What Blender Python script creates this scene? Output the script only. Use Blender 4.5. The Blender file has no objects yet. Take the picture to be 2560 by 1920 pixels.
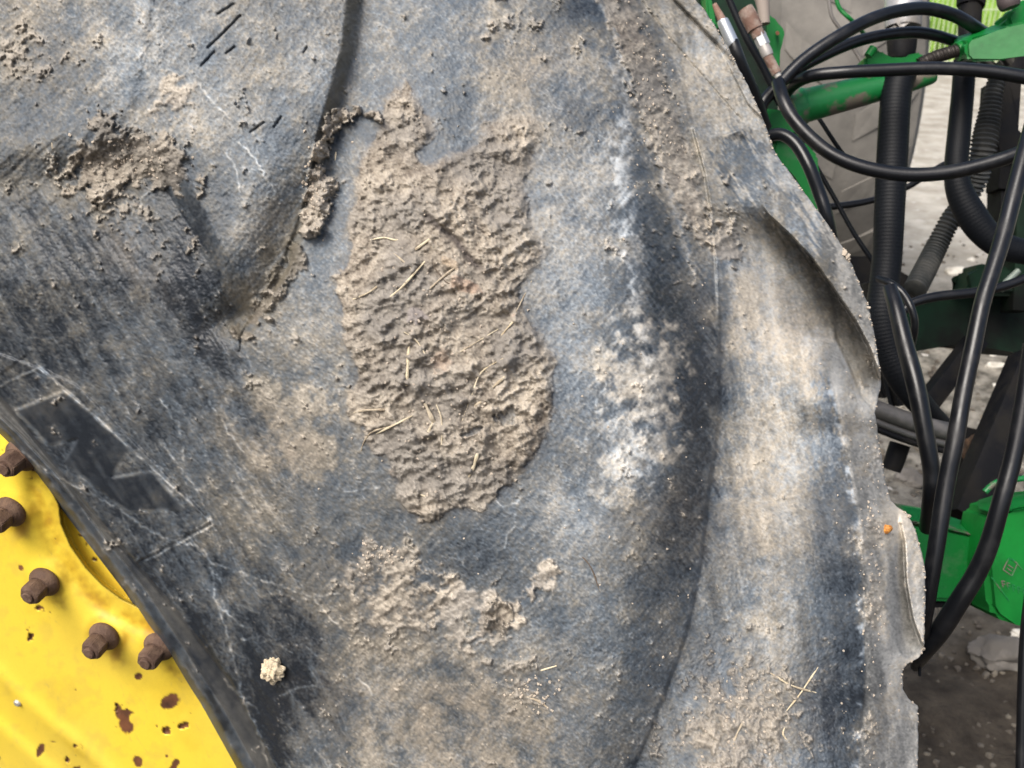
import bpy, bmesh, math, random
import numpy as np
from mathutils import Vector, Matrix
S = bpy.context.scene
# ---------------------------------------------------------------- camera, sky, sun, exposure
PITCH = math.radians(26); CAMZ = 1.5; LENS = 34.6; FPX = 2560*LENS/36
cam = bpy.data.objects.new('camera', bpy.data.cameras.new('camera')); S.collection.objects.link(cam)
cam.location = (0, 0, CAMZ); cam.rotation_euler = (math.pi/2-PITCH, 0, 0)
cam.data.lens = LENS; cam.data.sensor_width = 36; cam.data.clip_start = .02; cam.data.clip_end = 600
cam.data.dof.use_dof = True; cam.data.dof.focus_distance = .88; cam.data.dof.aperture_fstop = 11
S.camera = cam
world = bpy.data.worlds.new("World"); S.world = world; world.use_nodes = True
wn = world.node_tree; bg = wn.nodes['Background']; sky = wn.nodes.new('ShaderNodeTexSky'); sky.sky_type = 'NISHITA'; sky.sun_disc = False
SUN_EL, SUN_AZ = math.radians(54), math.radians(217)     # azimuth clockwise from north (+Y)
sky.sun_elevation = SUN_EL; sky.sun_rotation = SUN_AZ; sky.air_density = 1.0; sky.dust_density = 5.0; sky.ozone_density = .3
wn.links.new(sky.outputs[0], bg.inputs[0]); bg.inputs[1].default_value = .095
sd = bpy.data.lights.new('sun', 'SUN'); sd.energy = 2.0; sd.angle = math.radians(34); sd.color = (1, .975, .93)
sun = bpy.data.objects.new('sun', sd); S.collection.objects.link(sun)
sdir = Vector((math.sin(SUN_AZ)*math.cos(SUN_EL), math.cos(SUN_AZ)*math.cos(SUN_EL), math.sin(SUN_EL)))
sun.rotation_euler = sdir.to_track_quat('Z', 'Y').to_euler()
S.view_settings.view_transform = 'Standard'; S.view_settings.look = 'None'; S.view_settings.gamma = 1; S.view_settings.exposure = 1.0
# ---------------------------------------------------------------- frame of the view: a pixel of the photo and a distance give a place
CR_, CU, CF = Vector((1, 0, 0)), Vector((0, math.sin(PITCH), math.cos(PITCH))), Vector((0, math.cos(PITCH), -math.sin(PITCH)))
CO = Vector((0, 0, CAMZ))
def P(px, py, d): return CO + d*(CF + ((px-1280)/FPX)*CR_ - ((py-960)/FPX)*CU)
def PA(px, py, d):
    u = (px-1280)/FPX; v = -(py-960)/FPX
    return np.stack([d*u, d*(math.cos(PITCH)+v*math.sin(PITCH)), CAMZ+d*(-math.sin(PITCH)+v*math.cos(PITCH))], -1)
def G(px, py, z=0):
    r = P(px, py, 1)-CO; k = (z-CAMZ)/r.z; return CO+r*k
# ---------------------------------------------------------------- helpers
def link(o, parent=None):
    S.collection.objects.link(o)
    if parent: o.parent = parent; o.matrix_parent_inverse = parent.matrix_world.inverted() if parent.matrix_world != Matrix() else Matrix()
    return o
def tag(o, label=None, cat=None, group=None, kind=None):
    for k, v_ in (('label', label), ('category', cat), ('group', group), ('kind', kind)):
        if v_: o[k] = v_
    return o
def empty(name, loc=(0, 0, 0)):
    o = bpy.data.objects.new(name, None); o.location = loc; S.collection.objects.link(o); o.empty_display_size = .05; return o
def from_bm(name, bm, mat, parent=None, smooth=True):
    me = bpy.data.meshes.new(name); bmesh.ops.recalc_face_normals(bm, faces=bm.faces[:])
    if parent: bm.transform(Matrix.Translation(-parent.location))
    bm.to_mesh(me); bm.free(); me.materials.append(mat)
    for p in me.polygons: p.use_smooth = smooth
    if smooth: me.set_sharp_from_angle(angle=math.radians(40))
    o = bpy.data.objects.new(name, me); S.collection.objects.link(o)
    if parent: o.parent = parent
    return o
def np_mesh(name, co, faces, mat, parent=None, col=None, smooth=True):
    me = bpy.data.meshes.new(name); n, m = len(co), len(faces); k = faces.shape[1]
    if parent: co = co-np.array(parent.location)
    me.vertices.add(n); me.vertices.foreach_set('co', np.ascontiguousarray(co, np.float32).ravel())
    me.loops.add(m*k); me.loops.foreach_set('vertex_index', np.ascontiguousarray(faces, np.int32).ravel())
    me.polygons.add(m); me.polygons.foreach_set('loop_start', np.arange(0, m*k, k, dtype=np.int32))
    me.polygons.foreach_set('use_smooth', np.full(m, smooth)); me.update(calc_edges=True)
    if col is not None:
        a = me.color_attributes.new('Col', 'FLOAT_COLOR', 'POINT'); c = np.ones((n, 4), np.float32); c[:, :3] = col; a.data.foreach_set('color', c.ravel())
    me.materials.append(mat); o = bpy.data.objects.new(name, me); S.collection.objects.link(o)
    if parent: o.parent = parent
    return o
def catmull(pts, n=8):
    pts = [Vector(p) for p in pts]; out = []
    for i in range(len(pts)-1):
        p0, p1, p2, p3 = pts[max(i-1, 0)], pts[i], pts[i+1], pts[min(i+2, len(pts)-1)]
        for k in range(n):
            t = k/n; out.append(.5*((2*p1)+(p2-p0)*t+(2*p0-5*p1+4*p2-p3)*t*t+(3*p1-p0-3*p2+p3)*t**3))
    return out+[pts[-1]]
def add_tube(bm, pts, rad, seg=16, cap=True):
    rings = []; t0 = (pts[1]-pts[0]).normalized(); up = t0.orthogonal().normalized()
    for i, p in enumerate(pts):
        t = (pts[min(i+1, len(pts)-1)]-pts[max(i-1, 0)]).normalized(); up = (up-t*up.dot(t)).normalized(); b = t.cross(up)
        r = rad[i] if hasattr(rad, '__len__') else rad
        rings.append([bm.verts.new(p+(up*math.cos(a)+b*math.sin(a))*r) for a in [2*math.pi*k/seg for k in range(seg)]])
    for a, b in zip(rings, rings[1:]):
        for k in range(seg): bm.faces.new((a[k], a[(k+1) % seg], b[(k+1) % seg], b[k]))
    if cap: bm.faces.new(rings[0][::-1]); bm.faces.new(rings[-1])
WS = [1.0]
def px_path(pts, n=8):
    """pts: (px, py, distance, width px) -> smooth 3D path and radii"""
    c = catmull([P(p[0], p[1], p[2]) for p in pts], n); w_ = catmull([(p[3]*.5*WS[0]*p[2]/FPX, 0, 0) for p in pts], n)
    return c, [w_[i].x for i in range(len(c))]
def add_box(bm, c, sx, sy, sz, ax=None, bevel=0):
    M = Matrix.Translation(c) @ (ax.to_4x4() if ax else Matrix()) @ Matrix.Diagonal((sx, sy, sz, 1))
    r = bmesh.ops.create_cube(bm, size=1, matrix=M)
    if bevel: bmesh.ops.bevel(bm, geom=list({e for v_ in r['verts'] for e in v_.link_edges}), offset=bevel, segments=2, affect='EDGES', profile=.6)
def add_slab(bm, pts, depth, bevel=.003, skew=(0, 0, 0)):
    """outline given as (px,py,distance); thickness depth away from the viewer along the view axis"""
    a = [bm.verts.new(P(*p)) for p in pts]; off = CF*depth+Vector(skew); b = [bm.verts.new(v_.co+off) for v_ in a]
    n = len(a); fs = [bm.faces.new(a), bm.faces.new(b[::-1])]
    for i in range(n): fs.append(bm.faces.new((a[i], b[i], b[(i+1) % n], a[(i+1) % n])))
    if bevel: bmesh.ops.bevel(bm, geom=list({e for f in fs for e in f.edges}), offset=bevel, segments=2, affect='EDGES', clamp_overlap=True)
def add_lathe(bm, c, ax, prof, seg=24):
    ax = Vector(ax).normalized(); u = ax.orthogonal().normalized(); w_ = ax.cross(u); rings = []
    for r, h in prof: rings.append([bm.verts.new(c+ax*h+(u*math.cos(a)+w_*math.sin(a))*max(r, 1e-5)) for a in [2*math.pi*(k+.5)/seg for k in range(seg)]])
    for a, b in zip(rings, rings[1:]):
        for k in range(seg): bm.faces.new((a[k], a[(k+1) % seg], b[(k+1) % seg], b[k]))
    bm.faces.new(rings[0][::-1]); bm.faces.new(rings[-1])
# ---------------------------------------------------------------- materials
def material(name, col, rough=.7, metal=0, spec=.5, noise=None, bump=0, bscale=200, col2=None, mixlo=.45, mixhi=.6, nscale=20, coat=0):
    m = bpy.data.materials.new(name); m.use_nodes = True; nt = m.node_tree; b = nt.nodes['Principled BSDF']
    b.inputs['Base Color'].default_value = (*col, 1); b.inputs['Roughness'].default_value = rough; b.inputs['Metallic'].default_value = metal
    b.inputs['Specular IOR Level'].default_value = spec; b.inputs['Coat Weight'].default_value = coat
    tc = nt.nodes.new('ShaderNodeTexCoord')
    if col2 is not None:
        n = nt.nodes.new('ShaderNodeTexNoise'); n.inputs['Scale'].default_value = nscale; n.inputs['Detail'].default_value = 9; n.inputs['Roughness'].default_value = .65
        r = nt.nodes.new('ShaderNodeMapRange'); r.inputs['From Min'].default_value = mixlo; r.inputs['From Max'].default_value = mixhi
        x = nt.nodes.new('ShaderNodeMix'); x.data_type = 'RGBA'; x.inputs[6].default_value = (*col, 1); x.inputs[7].default_value = (*col2, 1)
        nt.links.new(tc.outputs['Object'], n.inputs['Vector']); nt.links.new(n.outputs[0], r.inputs[0]); nt.links.new(r.outputs[0], x.inputs[0]); nt.links.new(x.outputs[2], b.inputs['Base Color'])
        r2 = nt.nodes.new('ShaderNodeMapRange'); r2.inputs['To Min'].default_value = rough; r2.inputs['To Max'].default_value = min(1, rough+.25)
        nt.links.new(r.outputs[0], r2.inputs[0]); nt.links.new(r2.outputs[0], b.inputs['Roughness'])
    if bump:
        n2 = nt.nodes.new('ShaderNodeTexNoise'); n2.inputs['Scale'].default_value = bscale; n2.inputs['Detail'].default_value = 6
        bp = nt.nodes.new('ShaderNodeBump'); bp.inputs['Strength'].default_value = bump; bp.inputs['Distance'].default_value = .002
        nt.links.new(tc.outputs['Object'], n2.inputs['Vector']); nt.links.new(n2.outputs[0], bp.inputs['Height']); nt.links.new(bp.outputs[0], b.inputs['Normal'])
    return m
def vcol_material(name, rough=.8, spec=.3, bump=.25, bscale=1500, amp=.25, dark_rough=.5, nscale=2200, distance=.0006):
    m = bpy.data.materials.new(name); m.use_nodes = True; nt = m.node_tree; b = nt.nodes['Principled BSDF']
    at = nt.nodes.new('ShaderNodeVertexColor'); at.layer_name = 'Col'; tc = nt.nodes.new('ShaderNodeTexCoord')
    n = nt.nodes.new('ShaderNodeTexNoise'); n.inputs['Scale'].default_value = nscale; n.inputs['Detail'].default_value = 3; n.inputs['Roughness'].default_value = .7
    r = nt.nodes.new('ShaderNodeMapRange'); r.inputs['From Min'].default_value = .25; r.inputs['From Max'].default_value = .75; r.inputs['To Min'].default_value = 1-amp; r.inputs['To Max'].default_value = 1+amp
    x = nt.nodes.new('ShaderNodeVectorMath'); x.operation = 'SCALE'
    nt.links.new(tc.outputs['Object'], n.inputs['Vector']); nt.links.new(n.outputs[0], r.inputs[0]); nt.links.new(at.outputs[0], x.inputs[0]); nt.links.new(r.outputs[0], x.inputs['Scale']); nt.links.new(x.outputs[0], b.inputs['Base Color'])
    bw = nt.nodes.new('ShaderNodeRGBToBW'); r2 = nt.nodes.new('ShaderNodeMapRange'); r2.inputs['From Min'].default_value = .02; r2.inputs['From Max'].default_value = .22; r2.inputs['To Min'].default_value = dark_rough; r2.inputs['To Max'].default_value = rough
    nt.links.new(at.outputs[0], bw.inputs[0]); nt.links.new(bw.outputs[0], r2.inputs[0]); nt.links.new(r2.outputs[0], b.inputs['Roughness']); b.inputs['Specular IOR Level'].default_value = spec
    n2 = nt.nodes.new('ShaderNodeTexNoise'); n2.inputs['Scale'].default_value = bscale; n2.inputs['Detail'].default_value = 3
    bp = nt.nodes.new('ShaderNodeBump'); bp.inputs['Strength'].default_value = bump; bp.inputs['Distance'].default_value = distance
    nt.links.new(tc.outputs['Object'], n2.inputs['Vector']); nt.links.new(n2.outputs[0], bp.inputs['Height']); nt.links.new(bp.outputs[0], b.inputs['Normal'])
    return m
# ---------------------------------------------------------------- surface design of the tyre (numpy)
RS = 2.5; RX0, RY0 = -300.0, -300.0; RW, RH = 1200, 1008
XX, YY = np.meshgrid(RX0 + RS*np.arange(RW), RY0 + RS*np.arange(RH))
_fy = np.fft.fftfreq(RH)[:, None]; _fx = np.fft.rfftfreq(RW)[None, :]
def nz(seed, lx, ly=None, ang=0):
    """random field smoothed by lx,ly raster cells along the direction ang (degrees, image up-right positive)"""
    if ly is None: ly = lx
    r = np.random.default_rng(seed).standard_normal((RH, RW))
    a = math.radians(-ang); u = _fx*math.cos(a) + _fy*math.sin(a); v = -_fx*math.sin(a) + _fy*math.cos(a)
    g = np.exp(-2*math.pi**2*((u*lx)**2 + (v*ly)**2))
    f = np.fft.irfft2(np.fft.rfft2(r)*g, s=(RH, RW)); return f/f.std()
def fbm(seed, l0, n=5, gain=.6):
    f = 0; a = 1
    for i in range(n): f = f + a*nz(seed+i, max(l0/2**i, .35)); a *= gain
    return f/f.std()
def blur(m, s):
    s = s/RS; g = np.exp(-2*math.pi**2*((_fx*s)**2 + (_fy*s)**2)); return np.fft.irfft2(np.fft.rfft2(m)*g, s=(RH, RW))
def sst(x, a, b):
    t = np.clip((x-a)/(b-a), 0, 1); return t*t*(3-2*t)
def poly(pts):
    inside = np.zeros(XX.shape, bool); n = len(pts)
    for i in range(n):
        x0, y0 = pts[i]; x1, y1 = pts[(i+1) % n]
        if y0 == y1: continue
        c = ((y0 > YY) != (y1 > YY)) & (XX < (x1-x0)*(YY-y0)/(y1-y0)+x0); inside ^= c
    return inside.astype(float)
def rag(pts, bl, nf, amp, w=.12):
    """polygon with an uneven edge: blurred, pushed about by a noise field, then cut"""
    m = blur(poly(pts), bl); m = m + amp*nf*np.clip(4*m*(1-m)+.15, 0, 1)*(m > .01); return sst(m, .5-w, .5+w)
def blob(x, y, rx, ry, ang=0):
    a = math.radians(-ang); u = (XX-x)*math.cos(a)+(YY-y)*math.sin(a); v = -(XX-x)*math.sin(a)+(YY-y)*math.cos(a)
    return np.exp(-(u/rx)**2-(v/ry)**2)
def ln(pts, v):   # polyline as x(y) or y(x)
    p = sorted(pts); return np.interp(v, [a for a, b in p], [b for a, b in p])
def stroke(pts, w):
    m = np.zeros(XX.shape)
    for (x0, y0), (x1, y1) in zip(pts, pts[1:]):
        a, b = int((min(x0, x1)-4*w-RX0)/RS), int((max(x0, x1)+4*w-RX0)/RS)+2
        c, d = int((min(y0, y1)-4*w-RY0)/RS), int((max(y0, y1)+4*w-RY0)/RS)+2
        a, b, c, d = max(a, 0), min(b, RW), max(c, 0), min(d, RH)
        X, Y = XX[c:d, a:b], YY[c:d, a:b]; L = (x1-x0)**2+(y1-y0)**2+1e-6
        t = np.clip(((X-x0)*(x1-x0)+(Y-y0)*(y1-y0))/L, 0, 1)
        q = (X-x0-t*(x1-x0))**2+(Y-y0-t*(y1-y0))**2
        m[c:d, a:b] = np.maximum(m[c:d, a:b], np.exp(-q/w**2))
    return m
def fibres(seed, n, length, a0, spread, curl, dens=None, step=2.5):
    """many short curling hair lines splatted into the raster"""
    g = np.random.default_rng(seed); x = g.uniform(-280, 2400, n); y = g.uniform(-280, 2200, n)
    if dens is not None:
        ix = ((x-RX0)/RS).astype(int); iy = ((y-RY0)/RS).astype(int); k = g.random(n) < dens[iy, ix]; x, y = x[k], y[k]
    n = len(x); th = np.radians(a0+spread*g.standard_normal(n)); c = np.radians(curl*g.standard_normal(n)); wgt = g.uniform(.25, 1, n)
    m = np.zeros(RH*RW); L = (length*g.uniform(.4, 1.4, n)/step).astype(int)
    for k in range(int(L.max())):
        fx = (x-RX0)/RS; fy = (y-RY0)/RS; ix = np.floor(fx).astype(int); iy = np.floor(fy).astype(int); tx = fx-ix; ty = fy-iy
        ok = (k < L) & (ix > 0) & (ix < RW-2) & (iy > 0) & (iy < RH-2)
        for dx, dy, ww in ((0, 0, (1-tx)*(1-ty)), (1, 0, tx*(1-ty)), (0, 1, (1-tx)*ty), (1, 1, tx*ty)):
            m += np.bincount(((iy+dy)*RW+ix+dx)[ok], (ww*wgt)[ok], RH*RW)
        x = x+np.cos(th)*step; y = y-np.sin(th)*step; th = th+c+.12*g.standard_normal(n)
    return np.clip(m.reshape(RH, RW), 0, 2.2)
def samp(f, px, py):
    fx = np.clip((px-RX0)/RS, 0, RW-1.001); fy = np.clip((py-RY0)/RS, 0, RH-1.001)
    ix = fx.astype(int); iy = fy.astype(int); tx = fx-ix; ty = fy-iy
    if f.ndim == 3: tx = tx[..., None]; ty = ty[..., None]
    return (f[iy, ix]*(1-tx)+f[iy, ix+1]*tx)*(1-ty)+(f[iy+1, ix]*(1-tx)+f[iy+1, ix+1]*tx)*ty
# outlines, as y -> x pairs
LA = [(-300, 925), (0, 865), (120, 850), (250, 815), (350, 790), (480, 768), (560, 742), (680, 695), (770, 640), (840, 600), (2300, 500)]
SH = [(-300, 1400), (0, 1495), (80, 1536), (152, 1554), (231, 1562), (344, 1569), (434, 1566), (506, 1583), (600, 1582), (741, 1595), (800, 1602), (900, 1640), (1000, 1650), (1146, 1640), (1300, 1640), (1500, 1600), (1920, 1490), (2200, 1400)]
CR = [(-300, 1440), (0, 1594), (72, 1632), (145, 1672), (217, 1704), (311, 1729), (434, 1762), (542, 1779), (650, 1789), (800, 1795), (995, 1797), (1084, 1792), (1220, 1770), (1422, 1746), (1576, 1715), (1699, 1672), (1822, 1623), (1920, 1580), (2250, 1430)]
XR = [(-300, 1450), (-100, 1650), (0, 1739), (33, 1768), (108, 1815), (206, 1865), (250, 1887), (300, 1909), (383, 1938), (466, 2000), (547, 2060), (634, 2118), (700, 2146), (764, 2171), (845, 2188), (923, 2200), (960, 2203), (1035, 2188), (1107, 2198), (1216, 2216), (1252, 2227), (1270, 2248), (1285, 2270), (1324, 2288), (1386, 2306), (1436, 2313), (1539, 2313), (1610, 2310), (1632, 2306), (1645, 2296), (1659, 2270), (1672, 2261), (1687, 2256), (1721, 2257), (1745, 2269), (1764, 2294), (1785, 2296), (2300, 2290)]
BEAD = [(-300, -1400), (400, -600), (750, -320), (1040, -52), (1089, 0), (1191, 94), (1261, 147), (1482, 316), (1660, 433), (1760, 499), (1920, 588), (2100, 680), (2300, 770)]
ED = [(-300, 900), (300, 1640), (430, 1850), (480, 1885), (537, 1921), (586, 1974), (643, 2027), (725, 2085), (803, 2138), (865, 2171), (933, 2196), (975, 2215), (2300, 2600)]
ER = [(-300, 2087), (846, 2087), (923, 2123), (995, 2152), (1035, 2187), (1060, 2260), (2300, 2400)]
EW = [(-300, 2000), (846, 2060), (931, 2066), (1115, 2108), (1293, 2139), (1484, 2149), (1668, 2157), (1822, 2146), (1920, 2139), (2300, 2110)]
la, sh, cr, xr, bd, ed, er, ew = [ln(p, YY) for p in (LA, SH, CR, XR, BEAD, ED, ER, EW)]
LEDGE = [(-300, 440), (0, 425), (200, 385), (330, 360), (420, 425), (480, 520), (560, 680), (640, 790), (700, 860), (2700, 2600)]
ledge = ln(LEDGE, XX)
XRS = [(-300, 1560), (0, 1760), (206, 1875), (383, 1960), (547, 2070), (700, 2155), (845, 2205), (1000, 2240), (1216, 2275), (1400, 2318), (1660, 2330), (2300, 2330)]
xrs = blur0(ln(XRS, YY)) if False else ln(XRS, YY)
# shared noise
N1 = fbm(11, 26); N2 = fbm(21, 9); N3 = fbm(31, 3.2, 4); NB = fbm(41, 60, 3)
fU = nz(51, 7, .7, 52)+.5*nz(52, 3.0, .5, 40); fU /= fU.std()           # fine strokes rising to the right
fD = nz(53, 10, .8, -58)+.5*nz(54, 4, .6, -50); fD /= fD.std()          # strokes falling to the right
fV = nz(55, 6, .8, -72)+.5*nz(56, 3, .6, 68); fV /= fV.std()
fL = nz(57, 26, 3.2, -60)+.6*nz(58, 14, 1.6, -55); fL /= fL.std()       # broad wiped streaks on the sidewall
wN1, wN2 = N1*1.0, N2*1.0
# ---- mud shapes
MAIN = [(960,240),(985,215),(1000,190),(1030,195),(1040,230),(1055,270),(1110,310),(1085,360),(1035,380),(1050,402),(1085,412),(1100,385),(1150,372),(1200,350),(1190,290),(1230,300),(1300,280),(1370,300),(1360,330),(1330,370),(1340,420),(1310,450),(1335,500),(1320,570),(1350,600),(1372,630),(1340,670),(1300,700),(1310,780),(1350,830),(1370,870),(1408,905),(1385,940),(1392,1010),(1372,1080),(1345,1130),(1330,1155),(1280,1195),(1240,1252),(1200,1275),(1150,1275),(1110,1290),(1060,1302),(1030,1282),(1005,1250),(985,1190),(975,1150),(930,1130),(905,1120),(912,1085),(900,1050),(870,1038),(878,980),(886,930),(880,880),(860,840),(850,780),(835,730),(842,690),(870,650),(874,600),(865,560),(880,520),(892,470),(888,420),(910,370),(935,330),(950,290)]
VAL = [(812,290),(850,278),(900,272),(960,290),(955,305),(890,300),(845,318),(828,345),(812,395),(808,430),(826,450),(845,475),(840,495),(815,520),(806,590),(790,604),(755,606),(748,560),(768,480),(785,400),(800,330)]
VAL2 = [(745,600),(765,640),(700,740),(640,830),(600,850),(590,820),(660,740),(690,690)]
LED = [(190,400),(225,300),(262,250),(290,262),(300,330),(380,330),(470,360),(492,420),(500,480),(460,490),(400,470),(330,450),(270,495),(170,480)]
TAN = [(395,190),(440,205),(500,228),(470,300),(375,295),(400,250)]
BAND = [(1440,-300),(1520,-150),(1580,0),(1640,140),(1690,280),(1735,400),(1775,560),(1760,640),(1700,520),(1640,400),(1585,240),(1535,80),(1500,0),(1380,-300)]
SHT = [(1615,760),(1660,800),(1690,880),(1700,950),(1680,1010),(1700,1100),(1660,1170),(1620,1080),(1560,1000),(1520,960),(1560,860)]
LOW = [(1075,1500),(1110,1465),(1170,1455),(1200,1490),(1260,1500),(1300,1470),(1340,1440),(1370,1400),(1395,1420),(1380,1460),(1330,1500),(1290,1560),(1240,1600),(1180,1620),(1120,1590),(1080,1560)]
LOWH = [(1160,1520),(1200,1510),(1205,1590),(1165,1590)]
LUMP = [(1200,1520),(1240,1498),(1275,1510),(1283,1550),(1255,1582),(1215,1575)]
GAPM = [(1770,600),(1800,545),(1830,560),(1860,620),(1850,660),(1830,665),(1795,640)]
mMain = rag(MAIN, 9, .6*N2+.5*N3, .42, .10); 
hole = rag([(1190,1070),(1215,1062),(1180,1090)][:3]+[(1140,1092)], 4, N3, .2)+rag([(1236,1035),(1300,1020),(1290,1050),(1240,1060)], 8, N3, .5)
mMain = np.clip(mMain-.9*hole, 0, 1)
_wf = np.clip(sst(-YY, -640, -330)+.7*sst(XX, 1230, 1340), 0, 1)
mMain = mMain*np.clip(1-(1-sst(blur(mMain, 24), .45, .9))*_wf*np.clip(.75+.45*N3+.3*N2, 0, 1), 0, 1)
mVal = rag(VAL, 8, N3+.5*N2, .4); mVal2 = rag(VAL2, 14, N3+N2, .35, .2)
mLed = rag(LED, 16, .8*N2+.8*N3, .6, .2); mTan = rag(TAN, 18, .6*N2+N3, .5, .3)
mBand = rag(BAND, 10, N3+fD*.5, .35, .25); mSht = rag(SHT, 22, N2+.8*N3+.3*fU, .6, .5)*.8
mLow = rag(LOW, 14, N2+N3, .5, .25)*(1-rag(LOWH, 10, N3, .3)); mLump = rag(LUMP, 6, N3, .35)
mGapM = rag(GAPM, 9, N3, .5)
# ---- coarse lightness (0 clean rubber .. 9 pale dust) and warmth, every 160 px of the surface
V = """
5 5 5 5 5 5 5 5 6 3 5 6 5 5 5
5 4 6 5 5 6 5 5 6 5 5 7 6 6 6
4 4 5 6 5 4 5 5 6 5 5 6 6 6 6
3 4 4 3 5 5 5 5 6 6 4 5 6 6 6
3 3 3 3 5 5 5 5 6 6 4 5 7 6 6
3 3 4 3 5 5 6 6 5 6 3 3 7 6 6
2 3 4 3 4 5 5 6 5 6 3 2 6 7 6
2 2 3 4 5 4 5 6 4 5 6 3 6 6 5
2 2 2 3 5 4 4 4 4 6 3 3 6 4 7
2 2 2 3 4 4 4 3 4 5 3 4 5 3 7
2 2 2 2 4 4 4 5 5 4 4 4 6 3 7
2 2 2 2 2 4 5 4 4 4 4 5 5 2 6
2 2 2 2 2 5 5 5 4 4 3 5 6 3 6
"""
W = """
7 5 4 3 5 5 3 3 6 3 8 7 6 6 6
6 4 3 2 5 4 3 3 8 4 7 7 6 6 6
6 4 6 6 2 4 3 3 7 3 7 7 5 6 6
5 6 6 3 3 3 4 4 5 4 4 6 4 5 6
4 5 2 5 3 3 5 5 5 3 4 6 6 4 5
5 4 4 3 6 5 5 5 4 2 3 3 7 6 5
4 5 5 2 5 4 5 5 3 3 3 2 6 7 6
3 2 4 2 6 3 5 5 3 5 5 2 6 6 7
3 1 2 3 7 4 4 4 2 2 3 3 6 2 8
2 2 1 2 4 5 4 2 3 4 3 3 5 2 8
2 2 2 2 4 5 5 6 4 3 3 3 6 2 7
1 1 2 2 1 6 5 5 5 3 3 5 5 1 7
1 1 2 2 1 6 6 5 5 3 3 6 6 2 6
"""
def coarse(s):
    g = np.array([[float(v) for v in r.split()] for r in s.strip().split('\n')])
    fx = np.clip((XX+6*N2*2)/160, 0, 13.999); fy = np.clip((YY+6*N1*2)/160, 0, 11.999)
    ix = fx.astype(int); iy = fy.astype(int); tx = fx-ix; ty = fy-iy; tx = tx*tx*(3-2*tx); ty = ty*ty*(3-2*ty)
    return ((g[iy, ix]*(1-tx)+g[iy, ix+1]*tx)*(1-ty)+(g[iy+1, ix]*(1-tx)+g[iy+1, ix+1]*tx)*ty)/9
v = coarse(V); w = coarse(W)
side = sst(XX, 0, 1)*0
onA = (XX < la) & (YY < ledge)
sidewall = sst(YY-ledge, -30, 60)*(1-sst(XX-ln([(400, 500), (850, 640), (1200, 720), (1500, 780), (1700, 860), (2300, 960)], YY), -60, 40))
gap = sst(XX-cr, -4, 4)
right = gap
# local shapes: patches wiped clean or left pale, and shade or light painted in
def dark(p, bl, amp, a, ww=None, nf=None):
    global v, w
    m = rag(p, bl, (N2+.5*N3) if nf is None else nf, amp, .25); v = v-a*m*(.7+.3*N3*.3)
    if ww is not None: w = w*(1-m)+ww*m
def light(p, bl, amp, a, ww=None, nf=None): dark(p, bl, amp, -a, ww, nf)
dark([(440,500),(500,480),(520,560),(560,640),(560,740),(600,850),(620,960),(560,980),(500,880),(430,760),(430,620)], 14, .5, .20, .2, fL+.5*N3)
dark([(350,430),(400,430),(410,500),(370,520)], 12, .4, .14, .25)
dark([(120,520),(300,560),(320,700),(280,760),(180,640)], 30, .7, .14, .3, fL)
dark([(1395,250),(1440,245),(1500,265),(1560,250),(1560,300),(1480,330),(1420,310)], 8, .4, .20, .15)
dark([(1430,0),(1500,0),(1520,55),(1420,60)], 8, .4, .12, .15)
dark([(1140,200),(1180,230),(1175,340),(1140,360),(1120,300)], 14, .6, .2, .1)
dark([(830,310),(880,320),(870,420),(880,500),(850,600),(800,720),(760,760),(740,720),(800,600),(830,500),(815,420)], 14, .4, .10, .1)
dark([(800,1560),(790,1700),(900,1740),(920,1800),(880,1850),(890,1920),(700,1920),(640,1700),(560,1540),(700,1500)], 12, .4, .21, .2, N2+N3)
dark([(1130,1330),(1250,1290),(1300,1320),(1290,1420),(1200,1490),(1120,1440)], 26, .5, .12, .15)
dark([(1640,960),(1700,1000),(1780,760),(1790,900),(1785,1150),(1740,1420),(1640,1380),(1600,1240),(1640,1120)], 22, .6, .14, .15, fD+N3)
dark([(1600,480),(1660,480),(1740,700),(1770,860),(1700,1000),(1640,760)], 16, .5, .14, .3, fD+N3)
dark([(1815,330),(1870,340),(1960,470),(2040,560),(2100,680),(2060,660),(1960,580),(1880,520),(1790,400)], 16, .6, .28, .1, fD+N2)
dark([(1640,600),(1700,620),(1770,700),(1792,900),(1788,1150),(1745,1420),(1690,1560),(1640,1400),(1650,1200),(1700,1050),(1690,880),(1630,760)], 18, .4, .13, .2, fD+N3)  # side face of the broad lug: dark rubber, deepened with painted shade
dark([(1560,300),(1600,340),(1650,450),(1700,640),(1660,760),(1610,700),(1590,520)], 14, .5, .12, .25, fD+N3)
for y0 in (0,): dark([(2040,960),(2070,930),(2110,1120),(2142,1300),(2150,1500),(2158,1700),(2140,1920),(2140,2200),(1990,2200),(1985,1850),(2045,1650),(2032,1400),(2042,1150)], 16, .45, .11, .0, fV+N3)
dark([(1780,1560),(1800,1400),(1860,1300),(1850,1500),(1800,1700),(1700,1820),(1620,1920),(1690,1700)], 26, .5, .16, .2)
dark([(2256,1344),(2262,1440),(2282,1548),(2303,1606),(2297,1640),(2240,1640),(2222,1540),(2222,1400)], 8, .3, .28, .15)
dark([(2240,1800),(2290,1790),(2296,2000),(2235,2000)], 14, .4, .12, .1)
light([(2262,1354),(2268,1459),(2286,1548),(2306,1606),(2316,1560),(2310,1420),(2285,1340)], 5, .2, .06, .8)
light([(330,0),(400,-80),(380,120),(345,260),(325,250),(340,120)], 12, .5, .12, .25)
light([(1500,300),(1560,330),(1582,500),(1590,700),(1600,900),(1580,1150),(1540,1280),(1520,1150),(1540,900),(1530,700),(1490,500)], 30, .5, .10, .3, fU+N2)
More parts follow.
